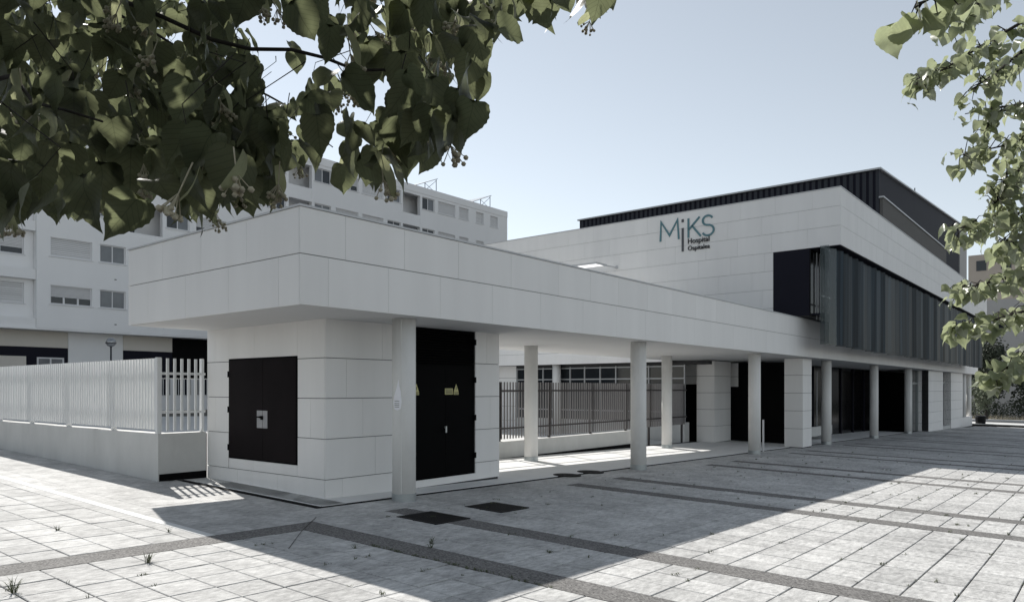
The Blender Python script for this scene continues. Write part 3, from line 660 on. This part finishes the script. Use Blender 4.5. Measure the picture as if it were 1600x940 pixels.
def window(x0, x1, z0, z1, kind, y):
    f = MB(); t = .06
    f.box(x0, x1, y+.10, y+.18, z0, z0+t).box(x0, x1, y+.10, y+.18, z1-t, z1).box(x0, x0+t, y+.10, y+.18, z0+t, z1-t).box(x1-t, x1, y+.10, y+.18, z0+t, z1-t)
    if kind == 'open' : f.box((x0+x1)/2-t/2, (x0+x1)/2+t/2, y+.10, y+.17, z0+t, z1-t)
    o = f.build('window', M['frame_white'], ap)
    ubox('sill', M['frame_white'], o, x0-.08, x1+.08, y-.05, y+.10, z0-.05, z0-.002)
    if kind in ('wide', 'small'):
        drop = random.choice((1, 1, 1, .62, .8)) if kind == 'wide' else random.choice((1, 1, .7))
        zb = z1-t-(z1-z0-2*t)*drop
        for q in range(9):
            za = zb + (z1-t-zb)*q/9; ubox('shutter_slat', M['shutter'], o, x0+t, x1-t, y+.12, y+.14+(.004 if q % 2 else 0), za, za+(z1-t-zb)/9-.012)
        ubox('pane', M['glass_dark'], o, x0+t, x1-t, y+.16, y+.17, z0+t, z1-t)
        if drop < 1 and kind == 'wide':
            for q in (.33, .67): ubox('mullion', M['frame_white'], o, x0+(x1-x0)*q-.05, x0+(x1-x0)*q+.05, y+.125, y+.159, z0+t, zb-.01)
    else:
        xm = (x0+x1)/2
        for (a, b_) in ((x0+t, xm-t/2), (xm+t/2, x1-t)): ubox('pane', random.choice((M['glass_grey'], M['glass_dark'], M['glass_grey'])), o, a, b_, y+.13, y+.14, z0+t, z1-t)
    return o
for r in range(5):
    zf = F0 + r*FH
    for (a, b_, kd) in wins[r]:
        if a < XW0 or (r in (2,) and a > 20): continue
        if kd == 'recess':
            if r > 2 or a < 20:
                o = ubox('balcony_door', M['frame_white'], ap, a+.1, a+.9, AY+1.3, AY+1.39, zf+.1, zf+2.1); bx('pane', M['glass_dark'], ap, a+.17, a+.83, AY+1.28, AY+1.299, zf+.9, zf+2.03)
        else: window(a, b_, zf+1.40, zf+2.46, kd, AY)
    window(5.74, 6.9, zf+1.35, zf+2.5, 'small', AY+.5)
for (x0, x1) in ((10.75, 12.15),):                   # little vents under two windows
    for r in range(2): ubox('vent', M['navy'], ap, 11.5, 11.62, AY-.012, AY-.001, F0+r*FH+.42, F0+r*FH+.47)
# ground storey, set back; black and navy sheets paint in the shade of its openings
bx('overhang_soffit', M['render_white'], ap, -30, XW1, AY+.02, AY+4, F0-.10, F0-.002)
gs = AY+1.2
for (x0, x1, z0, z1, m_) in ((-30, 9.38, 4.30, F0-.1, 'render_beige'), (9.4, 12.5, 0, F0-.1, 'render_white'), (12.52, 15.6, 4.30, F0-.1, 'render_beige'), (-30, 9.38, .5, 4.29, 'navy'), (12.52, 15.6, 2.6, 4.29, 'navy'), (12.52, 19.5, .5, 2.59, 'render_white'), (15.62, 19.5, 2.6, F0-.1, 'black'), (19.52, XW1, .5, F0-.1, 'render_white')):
    bx('wall_or_dark_opening', M[m_], ap, x0, x1, gs, gs+.3, z0, z1)
def shop(x0, x1, z0, z1, m_):
    f = MB(); t = .08; f.box(x0, x1, gs-.08, gs-.01, z1-t, z1).box(x0, x0+t, gs-.08, gs-.01, z0, z1-t).box(x1-t, x1, gs-.08, gs-.01, z0, z1-t).box((x0+x1)/2-t/2, (x0+x1)/2+t/2, gs-.08, gs-.01, z0, z1-t)
    o = f.build('shop_window', M['frame_white'], ap); ubox('pane', M[m_], o, x0+t, x1-t, gs-.04, gs-.02, z0, z1-t)
shop(7.75, 9.15, 2.6, 3.72, 'glass_grey'); bx('roller_door', M['render_beige'], ap, 3.6, 7.2, gs-.09, gs-.01, .6, 3.75)
for x0 in (13.3, 14.5, 15.9, 17.1):                  # barred openings seen through the fence
    f = ubox('barred_window', M['navy'], ap, x0, x0+.95, gs-.03, gs-.005, 1.5, 2.55)
    for k in range(5): bx('bar', M['frame_white'], ap, x0+.08+k*.19, x0+.12+k*.19, gs-.07, gs-.04, 1.45, 2.6)
# solar racks on the roof
for (x, lab) in ((38.2, 'tilted solar rack on the apartment roof, the left one'), (45.6, 'tilted solar rack on the apartment roof, the right one near the end')):
    t = empty('solar_rack', (x, AY+.8, 19.4)); tag(t, lab, 'solar rack', 'solar racks on the apartment roof')
    MB().hexa([(-1.3, -.2, .25), (1.3, -.2, 1.35), (1.3, 3.2, 1.35), (-1.3, 3.2, .25), (-1.3, -.2, .31), (1.3, -.2, 1.41), (1.3, 3.2, 1.41), (-1.3, 3.2, .31)]).build('panel', M['solar'], t)
    for yy in (-.1, 3.1):
        MB().tube([(1.2, yy, 0), (1.2, yy, 1.3)], .035, 6).tube([(-.2, yy, 0), (-.2, yy, .72)], .035, 6).tube([(1.2, yy, .05), (-.2, yy, .7)], .02, 6).tube([(-.2, yy, .05), (1.2, yy, 1.2)], .02, 6).tube([(-1.2, yy, 0), (-1.2, yy, .28)], .035, 6).build('leg_frame', M['rib'], t)
# globe street lamp
t = empty('street_lamp', (6.4, 24.1, G(6.4, 24.1))); tag(t, 'slim street lamp with a round globe in front of the apartment block', 'street lamp')
MB().tube([(0, 0, 0), (0, 0, 3.45)], [.05, .035], 10).build('pole', M['rib'], t)
b = MB()
for j in range(9):
    for k in range(16):
        th = math.pi*j/8; b.v.append((.21*math.sin(th)*math.cos(k*math.pi/8), .21*math.sin(th)*math.sin(k*math.pi/8), 3.62 + .21*math.cos(th)))
for j in range(8):
    for k in range(16): b.f.append((j*16+k, j*16+(k+1) % 16, (j+1)*16+(k+1) % 16, (j+1)*16+k))
b.build('globe', M['dark_globe'], t, True); MB().tube([(0, 0, 3.56), (0, 0, 3.60)], .222, 20).tube([(0, 0, 3.40), (0, 0, 3.46)], [.05, .09], 12).build('collar', M['rib'], t)

# ================================================================ FAR RIGHT BACKGROUND
fb = empty('far_block', (105, -5, -2)); fb.location = (0, 0, 0); tag(fb, 'distant brown brick apartment block behind the right-hand tree', 'building')
bx('wall', M['far_brick'], fb, 105, 125, -16, 4.2, -2, 19.3); bx('lower_wing', M['far_grey'], fb, 97, 104.9, -20, 3.0, -2, 12.5); bx('roof_room', M['far_grey'], fb, 108, 114, -6, -1, 19.31, 20.9)
for z in (5.0, 8.0, 11.0, 14.0, 17.2):
    for y in (-12.5, -9.5, -6.5, -3.5, -.5, 2.2):
        if z > 12: w_ = ubox('window', M['glass_dark'], fb, 104.94, 105.0, y, y+1.1, z, z+1.3); 
        else: w_ = ubox('window', M['glass_dark'], fb, 96.94, 97.0, y, y+1.1, z-2.3, z-1.0)
for y in (-5.6, -4.2, -2.8): ubox('window', M['glass_grey'], fb, 107.94, 108.0, y, y+1.1, 19.6, 20.6)
t = empty('litter_bin', (67.6, -1.6, G(67.6, -1.6)+.03)); tag(t, 'small dark bin at the far corner of the hospital', 'bin')
MB().tube([(0, 0, 0), (0, 0, .72), (0, 0, .78)], [.36, .42, .38], 16).build('body', M['drain'], t); MB().tube([(0, 0, .78), (0, 0, .83)], .40, 16).build('rim', M['rib'], t)
def blob_leaves(b, c, rad, n, size):
    for _ in range(n):
        v = Vector((random.gauss(0, 1), random.gauss(0, 1), random.gauss(0, 1))).normalized() * (random.random() ** .45)
        p = Vector((c[0]+v.x*rad[0], c[1]+v.y*rad[1], c[2]+v.z*rad[2])); q = Quaternion((random.random()-.5, random.random()-.5, random.random()-.5, random.random()-.5)).normalized()
        s_ = size*random.uniform(.6, 1.3); pts = [Vector((-s_/2, 0, 0)), Vector((0, -s_/3, s_*.1)), Vector((s_/2, 0, 0)), Vector((0, s_/3, s_*.1))]
        b.quad(*[p + q @ u for u in pts])
def far_tree(x, y, h, rad, m_, lab, n=900, size=.35):
    t = empty('tree', (x, y, G(x, y))); tag(t, lab, 'tree', 'trees at the far end of the plaza')
    MB().tube([(0, 0, 0), (.1, 0, h*.4), (0, .1, h*.75)], [.16, .12, .05], 8).build('trunk', M['bark'], t)
    b = MB()
    for k in range(7): blob_leaves(b, (random.uniform(-.5, .5)*rad, random.uniform(-.5, .5)*rad, h*random.uniform(.35, .8)), (rad*.6, rad*.6, h*.24), n//7, size)
    tag(b.build('crown', M[m_], t), kind='stuff')
far_tree(86, 0.0, 9.6, 2.4, 'treeleaf', 'tall dark tree standing right of the hospital corner', 2600)
far_tree(80.9, -.5, 4.6, 1.5, 'shrubleaf', 'small pale bushy tree close to the hospital corner', 1500, .22)
far_tree(86, -4.5, 6.0, 2.5, 'treeleaf', 'dark tree low down behind the right-hand linden', 2200)
b = MB()
for k in range(60): blob_leaves(b, (84.3+random.uniform(-.5, .5), 8-k*.5, -.45+random.uniform(-.2, .35)), (1.0, .75, 1.25), 260, .16)
tag(b.build('hedge', M['hedge']), 'dark clipped hedge along the far kerb', 'hedge', kind='stuff')
b = MB()
for _ in range(5000):
    x, y = random.uniform(82.0, 83.6), random.uniform(-24, 9); z = G(x, y); h = random.uniform(.3, .95); a, c2 = random.uniform(-.2, .2), random.uniform(-.2, .2)
    b.quad((x, y, z-.05), (x+.02, y+.03, z-.05), (x+a, y+c2, z+h))
tag(b.build('dry_grass', M['drygrass']), kind='stuff')

# ================================================================ WEEDS IN THE JOINTS
def tuft(b, x, y, n, h, sp):
    z = G(x, y)
    for _ in range(n):
        a = random.uniform(0, 6.283); L_ = h*random.uniform(.5, 1.1); d = Vector((math.cos(a), math.sin(a), 0)); s_ = sp*random.uniform(.3, 1); w_ = Vector((-d.y, d.x, 0))*.0035
        p0 = Vector((x+random.uniform(-.02, .02), y+random.uniform(-.02, .02), z)); p1 = p0 + d*s_*.5 + UP*L_*.7; p2 = p0 + d*s_*1.1 + UP*L_
        b.quad(p0-w_, p0+w_, p1+w_*.8, p1-w_*.8); b.quad(p1-w_*.8, p1+w_*.8, p2)
for (x, y, n, h, sp, lab) in ((-5.5, -2.75, 30, .15, .17, 'tall grass tuft at the lower left of the plaza'), (-4.14, -2.43, 30, .12, .15, 'spreading grass tuft beside the left pebble band'), (-1.23, -3.84, 18, .10, .13, 'grass tuft at the pebble band right of the dark shadow corner'),
      (-4.16, .06, 16, .07, .1, 'small grass tuft in the sunlit slabs far left'), (-3.19, -.96, 14, .07, .1, 'small grass tuft at the end of the pale strip'), (-2.1, -3.4, 14, .06, .09, 'low weed in the sunlit edge near the shadow line'), (-1.4, -4.0, 14, .05, .08, 'low dark weed in the shaded slabs near the pebble band')):
    b = MB(); tuft(b, x, y, n, h, sp); o = b.build('grass_tuft', M['weed']); tag(o, lab, 'weed', 'weeds in the paving joints')
b = MB()
for _ in range(330):
    if random.random() < .5: i = random.randint(-9, 60); j_ = random.uniform(-14, 6); x, y = X0 + i*U, Y0 + j_*V
    else: j = random.randint(-14, 5); i_ = random.uniform(-9, 50); x, y = X0 + i_*U, Y0 + j*V
    if y > -1.2: continue
    for q in range(random.choice((1, 1, 2, 4))): tuft(b, x+random.uniform(-.1, .1)*(q > 0), y+random.uniform(-.02, .02), random.randint(3, 7), random.uniform(.012, .045), random.uniform(.02, .05))
for _ in range(60): tuft(b, -1.85+random.uniform(-.02, .02), random.uniform(-6.2, -3.2), 5, .03, .04)
tag(b.build('joint_weeds', M['weed']), kind='stuff')
b = MB()                                            # fallen twigs and bits
bx_ = [(-2.30, -2.75), (-1.33, -1.45)]
b.tube([(-2.684, -2.885, G(-2.684, -2.885)+.006), (-1.95, -2.1, G(-1.95, -2.1)+.012), (-1.17, -1.345, G(-1.17, -1.345)+.006)], .004, 5)
tag(b.build('fallen_twig', M['bark']), 'thin straight twig lying on the paving in front of the booth corner', 'twig')

# ================================================================ LINDEN TREES
def leaf_shape(bend, fold, twist, serr=True):
    half = [(0, 0), (.13, -.085), (.30, -.10), (.43, -.02), (.50, .13), (.51, .30), (.46, .47), (.37, .63), (.25, .78), (.12, .90), (0, 1.06)]
    out = []
    for i, (x, y) in enumerate(half):
        out.append((x, y))
        if serr and 1 < i < len(half)-1:
            nx_, ny_ = half[i+1]; mx_, my_ = (x+nx_)/2, (y+ny_)/2; out.append((mx_*.955+.0, my_-.012))
    b = MB(); uv = []
    def put(x, y):
        z = -bend*(y**2) + fold*abs(x) - .5*fold*x*x + twist*x*y + .04*math.sin(9*y+5*x)
        b.v.append((x, y, z)); uv.append((x+.5, max(0, y)*.94)); return len(b.v)-1
    rib = [put(0, y) for (_, y) in out]
    for s_ in (-1, 1):
        midr = [put(s_*x*.55, y*.96+.01) if 0 < i < len(out)-1 else rib[i] for i, (x, y) in enumerate(out)]
        edge = [put(s_*x, y) if 0 < i < len(out)-1 else rib[i] for i, (x, y) in enumerate(out)]
        for i in range(len(out)-1):
            for A, B in ((rib, midr), (midr, edge)):
                q = [A[i], B[i], B[i+1], A[i+1]]; q2 = []
                for t_ in q:
                    if t_ not in q2: q2.append(t_)
                if len(q2) > 2: b.f.append(tuple(q2 if s_ > 0 else reversed(q2)))
    b.uv = uv; return b
LV = [leaf_shape(.25, .28, .1), leaf_shape(.5, .10, -.2), leaf_shape(.1, .45, .25), leaf_shape(.7, .2, .0)]
LVs = [leaf_shape(.25, .28, .1, False), leaf_shape(.5, .12, -.2, False), leaf_shape(.15, .4, .25, False), leaf_shape(.7, .2, .0, False)]
def leaf_mesh(k, m_, wide=1):
    me = LV[k].mesh('leaf', True); me.materials.append(m_); me.transform(Matrix.Diagonal((wide, 1, 1, 1))); return me
def leaf_matrix(p, size, droop, az, roll):
    d = Vector((math.cos(az)*math.cos(droop), math.sin(az)*math.cos(droop), -math.sin(droop)))        # tip direction
    side = d.cross(UP); side = side.normalized() if side.length > .05 else Vector((1, 0, 0))
    nrm = side.cross(d).normalized(); q = Quaternion(d, roll); side = q @ side; nrm = q @ nrm
    m3 = Matrix((side*size, d*size, nrm*size)).transposed(); m4 = m3.to_4x4(); m4.translation = p; return m4
def flower_mesh():
    b = MB(); st = MB()
    for k in range(13):
        a = random.uniform(0, 6.28); r_ = random.uniform(.004, .024); z = -random.uniform(.034, .058); c_ = Vector((r_*math.cos(a), r_*math.sin(a), z)); rr = random.uniform(.0036, .0058)
        b.tube([(0, 0, -.02), c_], .0009, 3, False)
        n = len(b.v); t_ = (1+5**.5)/2
        for v in [(-1,t_,0),(1,t_,0),(-1,-t_,0),(1,-t_,0),(0,-1,t_),(0,1,t_),(0,-1,-t_),(0,1,-t_),(t_,0,-1),(t_,0,1),(-t_,0,-1),(-t_,0,1)]: b.v.append(tuple(c_ + Vector(v).normalized()*rr))
        b.f += [(n+x, n+y, n+z_) for x, y, z_ in [(0,11,5),(0,5,1),(0,1,7),(0,7,10),(0,10,11),(1,5,9),(5,11,4),(11,10,2),(10,7,6),(7,1,8),(3,9,4),(3,4,2),(3,2,6),(3,6,8),(3,8,9),(4,9,5),(2,4,11),(6,2,10),(8,6,7),(9,8,1)]]
    b.tube([(0, 0, .03), (0, 0, -.02)], .0012, 4, False)
    me = b.mesh('flower_cluster', True); me.materials.append(M['bud']); return me
def bract_mesh():
    b = MB(); uv = []
    for i in range(7):
        t_ = i/6; w_ = .011*math.sin(math.pi*(.12+.8*t_))**.6
        for s_ in (-1, 1): b.v.append((s_*w_, .012*math.sin(3*t_), .03-.085*t_)); uv.append((.5+s_*.3, t_))
    for i in range(6): b.f.append((2*i, 2*i+1, 2*i+3, 2*i+2))
    b.uv = uv; me = b.mesh('bract', True); me.materials.append(M['bract']); return me
FL = [flower_mesh() for _ in range(3)]; BR = bract_mesh()
def at(px, py, dep): return CAM + FWD*dep + RGT*((px-800)/1155*dep) + UP*((607-py)/1155*dep)
def in_poly(x, y, poly):
    c = False; n = len(poly)
    for i in range(n):
        (x1, y1), (x2, y2) = poly[i], poly[(i+1) % n]
        if (y1 > y) != (y2 > y) and x < (x2-x1)*(y-y1)/(y2-y1)+x1: c = not c
    return c
def add_leaf_to(b, k, mtx):
    n = len(b.v); L_ = LVs[k]
    b.v += [tuple(mtx @ Vector(v)) for v in L_.v]; b.f += [tuple(n+i for i in f) for f in L_.f]; b.uv += L_.uv

# ---- near linden at the left: trunk stands left of the viewer, its boughs hang into view
nt_ = Vector((-9.9, -8.2, G(-9.9, -8.2)))
near = empty('linden_tree', nt_); tag(near, 'near linden whose dark flowering branches hang across the upper left', 'tree', 'lindens framing the view')
I = Matrix.Translation(-nt_)
def loc(p): return Vector(p) - nt_
MB().tube([(0, 0, -.1), (.03, .02, 1.2), (-.02, .05, 2.6), (.1, .1, 4.2), (.2, 0, 6)], [.2, .16, .14, .11, .05], 14).build('trunk', M['bark'], near, True)
boughs = [[nt_+Vector((0, .05, 2.7)), at(-260, -120, 2.2), at(60, -60, 2.1), at(330, 60, 1.9), at(560, 110, 1.8), at(700, 130, 1.75)],
          [nt_+Vector((0, .05, 3.0)), at(-250, -250, 2.9), at(150, -90, 2.6), at(480, -40, 2.5), at(760, -30, 2.5), at(930, -8, 2.6)],
          [nt_+Vector((0, .0, 2.5)), at(-240, 60, 1.7), at(0, 120, 1.5), at(160, 190, 1.35)],
          [nt_+Vector((0, .0, 3.2)), at(-150, -200, 3.4), at(180, 20, 3.2), at(420, 150, 3.0), at(520, 230, 2.9)]]
def wavy(pts, amp):
    out = []
    for a, b_ in zip(pts, pts[1:]):
        for k in range(4): out.append(a.lerp(b_, k/4) + Vector((random.uniform(-amp, amp), random.uniform(-amp, amp), random.uniform(-amp, amp)))*(1 if k else .3))
    return out + [pts[-1]]
boughs = [wavy(bo, .025) for bo in boughs]
for bo in boughs: MB().tube([loc(p) for p in bo], [.05]+[.0105*(1-.8*k/(len(bo)-1)) for k in range(1, len(bo))], 7).build('bough', M['bark'], near, True)
tw = MB()
regions = [  # outline in the view, depth range, number of leaves
    ([(-40, -40), (330, -40), (330, 150), (310, 285), (200, 300), (120, 322), (-40, 328)], (1.9, 6.0), 1150),
    ([(-40, 100), (-40, 322), (110, 318), (200, 312), (320, 330), (385, 285), (370, 120), (100, 120)], (1.25, 1.9), 90),
    ([(300, -30), (420, -30), (400, 120), (470, 245), (440, 280), (390, 310), (300, 315)], (1.6, 3.4), 230),
    ([(440, -30), (640, -30), (770, 10), (790, 80), (715, 150), (670, 235), (600, 240), (560, 275), (530, 265), (480, 265), (430, 160)], (1.6, 3.0), 185),
    ([(610, 120), (720, 90), (765, 100), (735, 180), (640, 225)], (1.4, 1.8), 24),
    ([(640, -25), (960, -25), (950, 0), (860, 12), (780, 30), (700, 50)], (1.9, 2.8), 60)]
holes_px = [(420, 40, 34), (440, 120, 40), (485, 60, 26), (530, 70, 30), (575, 150, 36), (455, 200, 20), (395, 20, 22), (600, 40, 24), (520, 190, 22), (610, 110, 22), (500, 255, 18), (360, 180, 14)]
spots = []
for poly, (d0, d1), n in regions:
    xs_ = [p[0] for p in poly]; ys_ = [p[1] for p in poly]; cnt = 0
    while cnt < n:
        x, y = random.uniform(min(xs_), max(xs_)), random.uniform(min(ys_), max(ys_))
        if not in_poly(x, y, poly) or any((x-a)**2+(y-b_)**2 < r_*r_ for a, b_, r_ in holes_px): continue
        cnt += 1; spots.append((random.uniform(d0, d1), x, y))
spots.sort()
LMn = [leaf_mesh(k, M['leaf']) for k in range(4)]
rest = MB(); rest.uv = []
for k, (d, x, y) in enumerate(spots):
    p = at(x, y, d)
    m4 = leaf_matrix(p, random.triangular(.045, .105, .075), math.radians(random.triangular(15, 95, 65)), random.uniform(0, 6.283), random.uniform(-1.2, 1.2))
    m4 = I @ m4; v = random.randrange(4)
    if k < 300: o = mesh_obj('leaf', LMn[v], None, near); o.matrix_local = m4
    else: add_leaf_to(rest, v, m4)
    if k % 11 == 0:
        q = m4.translation; tw.tube([q, q+Vector((random.uniform(-.05, .05), random.uniform(-.05, .05), .05)), q+Vector((random.uniform(-.12, .12), random.uniform(-.12, .12), random.uniform(.1, .22)))], [.0007, .001, .0014], 4, False)
for _ in range(3000):                                # unseen leaves added above the frame to darken the boughs in view
    x, y, d = random.uniform(-900, 380), random.uniform(-900, -60), random.uniform(1.6, 5.5)
    p = at(x, y, d)
    if p.z > 6.8: continue
    add_leaf_to(rest, random.randrange(4), I @ leaf_matrix(p, random.uniform(.07, .11), math.radians(random.triangular(0, 90, 45)), random.uniform(0, 6.283), random.uniform(-1, 1)))
for _ in range(4200):                                # unseen leaves added round the viewer to cut skylight on the near boughs
    p = CAM + Vector((random.gauss(-.6, 1.7), random.gauss(-.6, 1.7), random.uniform(.75, 4.2))); q = proj(p)
    if q and -60 < q[0] < 1660 and q[1] > -60: continue
    if (p-CAM).length < .8: continue
    add_leaf_to(rest, random.randrange(4), I @ leaf_matrix(p, random.uniform(.09, .13), math.radians(random.triangular(0, 80, 25)), random.uniform(0, 6.283), random.uniform(-.8, .8)))
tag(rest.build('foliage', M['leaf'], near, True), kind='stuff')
for k in range(95):                                  # hanging flower clusters with their bracts
    d, x, y = spots[random.randrange(len(spots)//2)]
    p = loc(at(x+random.uniform(-15, 15), y+random.uniform(0, 30), d-.06))
    o = mesh_obj('flower_cluster', random.choice(FL), None, near, p, (random.uniform(-.5, .5), random.uniform(-.5, .5), random.uniform(0, 6)), (1.15,)*3)
    c_ = mesh_obj('bract', BR, None, o, (.004, 0, .0), (random.uniform(-.5, .5), random.uniform(-.5, .5), random.uniform(0, 6)))
tag(tw.build('twigs', M['bark'], near), kind='stuff')

# ---- silver linden at the right edge
rt = Vector((-1.45, -11.6, G(-1.45, -11.6)))
far = empty('linden_tree', rt); tag(far, 'sunlit silvery linden reaching in from the right edge', 'tree', 'lindens framing the view')
MB().tube([(0, 0, -.1), (.02, .03, 1.5), (-.05, 0, 3), (0, .1, 5), (.1, 0, 6.5)], [.16, .13, .11, .08, .03], 14).build('trunk', M['bark'], far, True)
R = [  # bough polylines in the view with depth, leaves, spread in px
    ([(1690, -90, 2.3), (1560, -70, 2.2), (1490, -25, 2.1), (1430, 12, 2.05)], 32, 22, (.07, .095), 2.0),
    ([(1720, -60, 3.6), (1600, -40, 3.5), (1530, 5, 3.4), (1475, 40, 3.3)], 60, 17, (.06, .085), 1),
    ([(1760, -20, 4.2), (1600, 33, 4.0), (1540, 68, 3.9), (1480, 105, 3.85), (1432, 132, 3.8)], 95, 15, (.06, .085), 1),
    ([(1750, 20, 4.2), (1610, 70, 4.1), (1560, 110, 4.0), (1520, 140, 4.0)], 80, 20, (.06, .085), 1),
    ([(1740, 165, 4.3), (1600, 163, 4.2), (1560, 168, 4.1), (1508, 178, 4.05)], 34, 12, (.055, .08), 1),
    ([(1600, 163, 4.2), (1560, 175, 4.1), (1538, 205, 4.1)], 22, 9, (.055, .08), 1),
    ([(1750, 150, 4.5), (1630, 200, 4.3), (1580, 225, 4.2), (1500, 243, 4.1)], 110, 17, (.06, .09), 1),
    ([(1700, 220, 4.5), (1620, 250, 4.4), (1570, 280, 4.2), (1555, 320, 4.2)], 120, 20, (.06, .09), 1),
    ([(1740, 330, 4.5), (1600, 330, 4.3), (1540, 350, 4.1), (1488, 358, 4.0)], 80, 14, (.06, .09), 1),
    ([(1730, 360, 4.5), (1620, 380, 4.3), (1580, 385, 4.2), (1560, 370, 4.2)], 70, 20, (.06, .09), 1),
    ([(1730, 410, 4.5), (1620, 420, 4.3), (1550, 440, 4.1), (1495, 452, 4.0)], 75, 12, (.06, .09), 1),
    ([(1730, 480, 4.4), (1620, 480, 4.2), (1550, 500, 4.1), (1490, 512, 4.0)], 75, 13, (.06, .09), 1),
    ([(1730, 520, 4.3), (1640, 540, 4.1), (1585, 565, 4.0), (1548, 592, 3.9)], 75, 14, (.07, .095), 1),
    ([(1740, 240, 5.0), (1660, 420, 4.9), (1640, 540, 4.8)], 170, 45, (.06, .09), 1)]
LMr = [leaf_mesh(k, M['leaf2'], 1.14) for k in range(4)]
items = []; tw = MB()
for pts, n, spread, (s0, s1), zsc in R:
    P3 = [at(*p) for p in pts]
    MB().tube([loc_ - rt for loc_ in P3], [.012*(1-.8*k/(len(P3)-1)) for k in range(len(P3))], 6).build('bough', M['bark'], far, True)
    for _ in range(int(n*1.25)):
        t_ = random.random() ** .75; f = t_*(len(P3)-1); i = min(int(f), len(P3)-2); base = P3[i].lerp(P3[i+1], f-i); dp = (base-CAM).dot(FWD)
        s_ = spread*dp/1155
        gz = lambda m_, d_: m_ + d_*max(-1.7, min(1.7, random.gauss(0, 1)))
        off = RGT*gz(0, s_*.7) + UP*gz(-s_*.35, s_*.75) + FWD*gz(0, s_*1.1)
        items.append((dp, base, base+off, random.uniform(s0, s1)*(.76 if zsc == 1 else .9)))
def outside(it): q = proj(it[2]); return 0 if (q and q[0] < 1610 and q[1] > -10) else 1
items.sort(key=lambda it: (outside(it), it[0]))
rest = MB(); rest.uv = []; J = Matrix.Translation(-rt)
for k, (dp, base, p, s_) in enumerate(items):
    m4 = J @ leaf_matrix(p, s_, math.radians(random.triangular(-5, 85, 35)), random.uniform(0, 6.283), random.uniform(-.9, .9)); v = random.randrange(4)
    if k < 300: o = mesh_obj('leaf', LMr[v], None, far); o.matrix_local = m4
    else: add_leaf_to(rest, v, m4)
    if k % 2 == 0: tw.tube([base-rt, (base-rt)*.4+(p-rt)*.6+Vector((0, 0, .02)), p-rt], [.0035, .0025, .0015], 4, False)
for _ in range(900):                                 # crown beyond the frame
    p = rt + Vector((random.gauss(.2, 1.0), random.gauss(-.9, 1.0), random.uniform(2.2, 6.5))); q = proj(p)
    if q and q[0] < 1640: continue
    add_leaf_to(rest, random.randrange(4), J @ leaf_matrix(p, .085, math.radians(random.triangular(0, 85, 40)), random.uniform(0, 6.283), random.uniform(-.9, .9)))
tag(rest.build('foliage', M['leaf2'], far, True), kind='stuff'); tag(tw.build('twigs', M['bark'], far), kind='stuff')
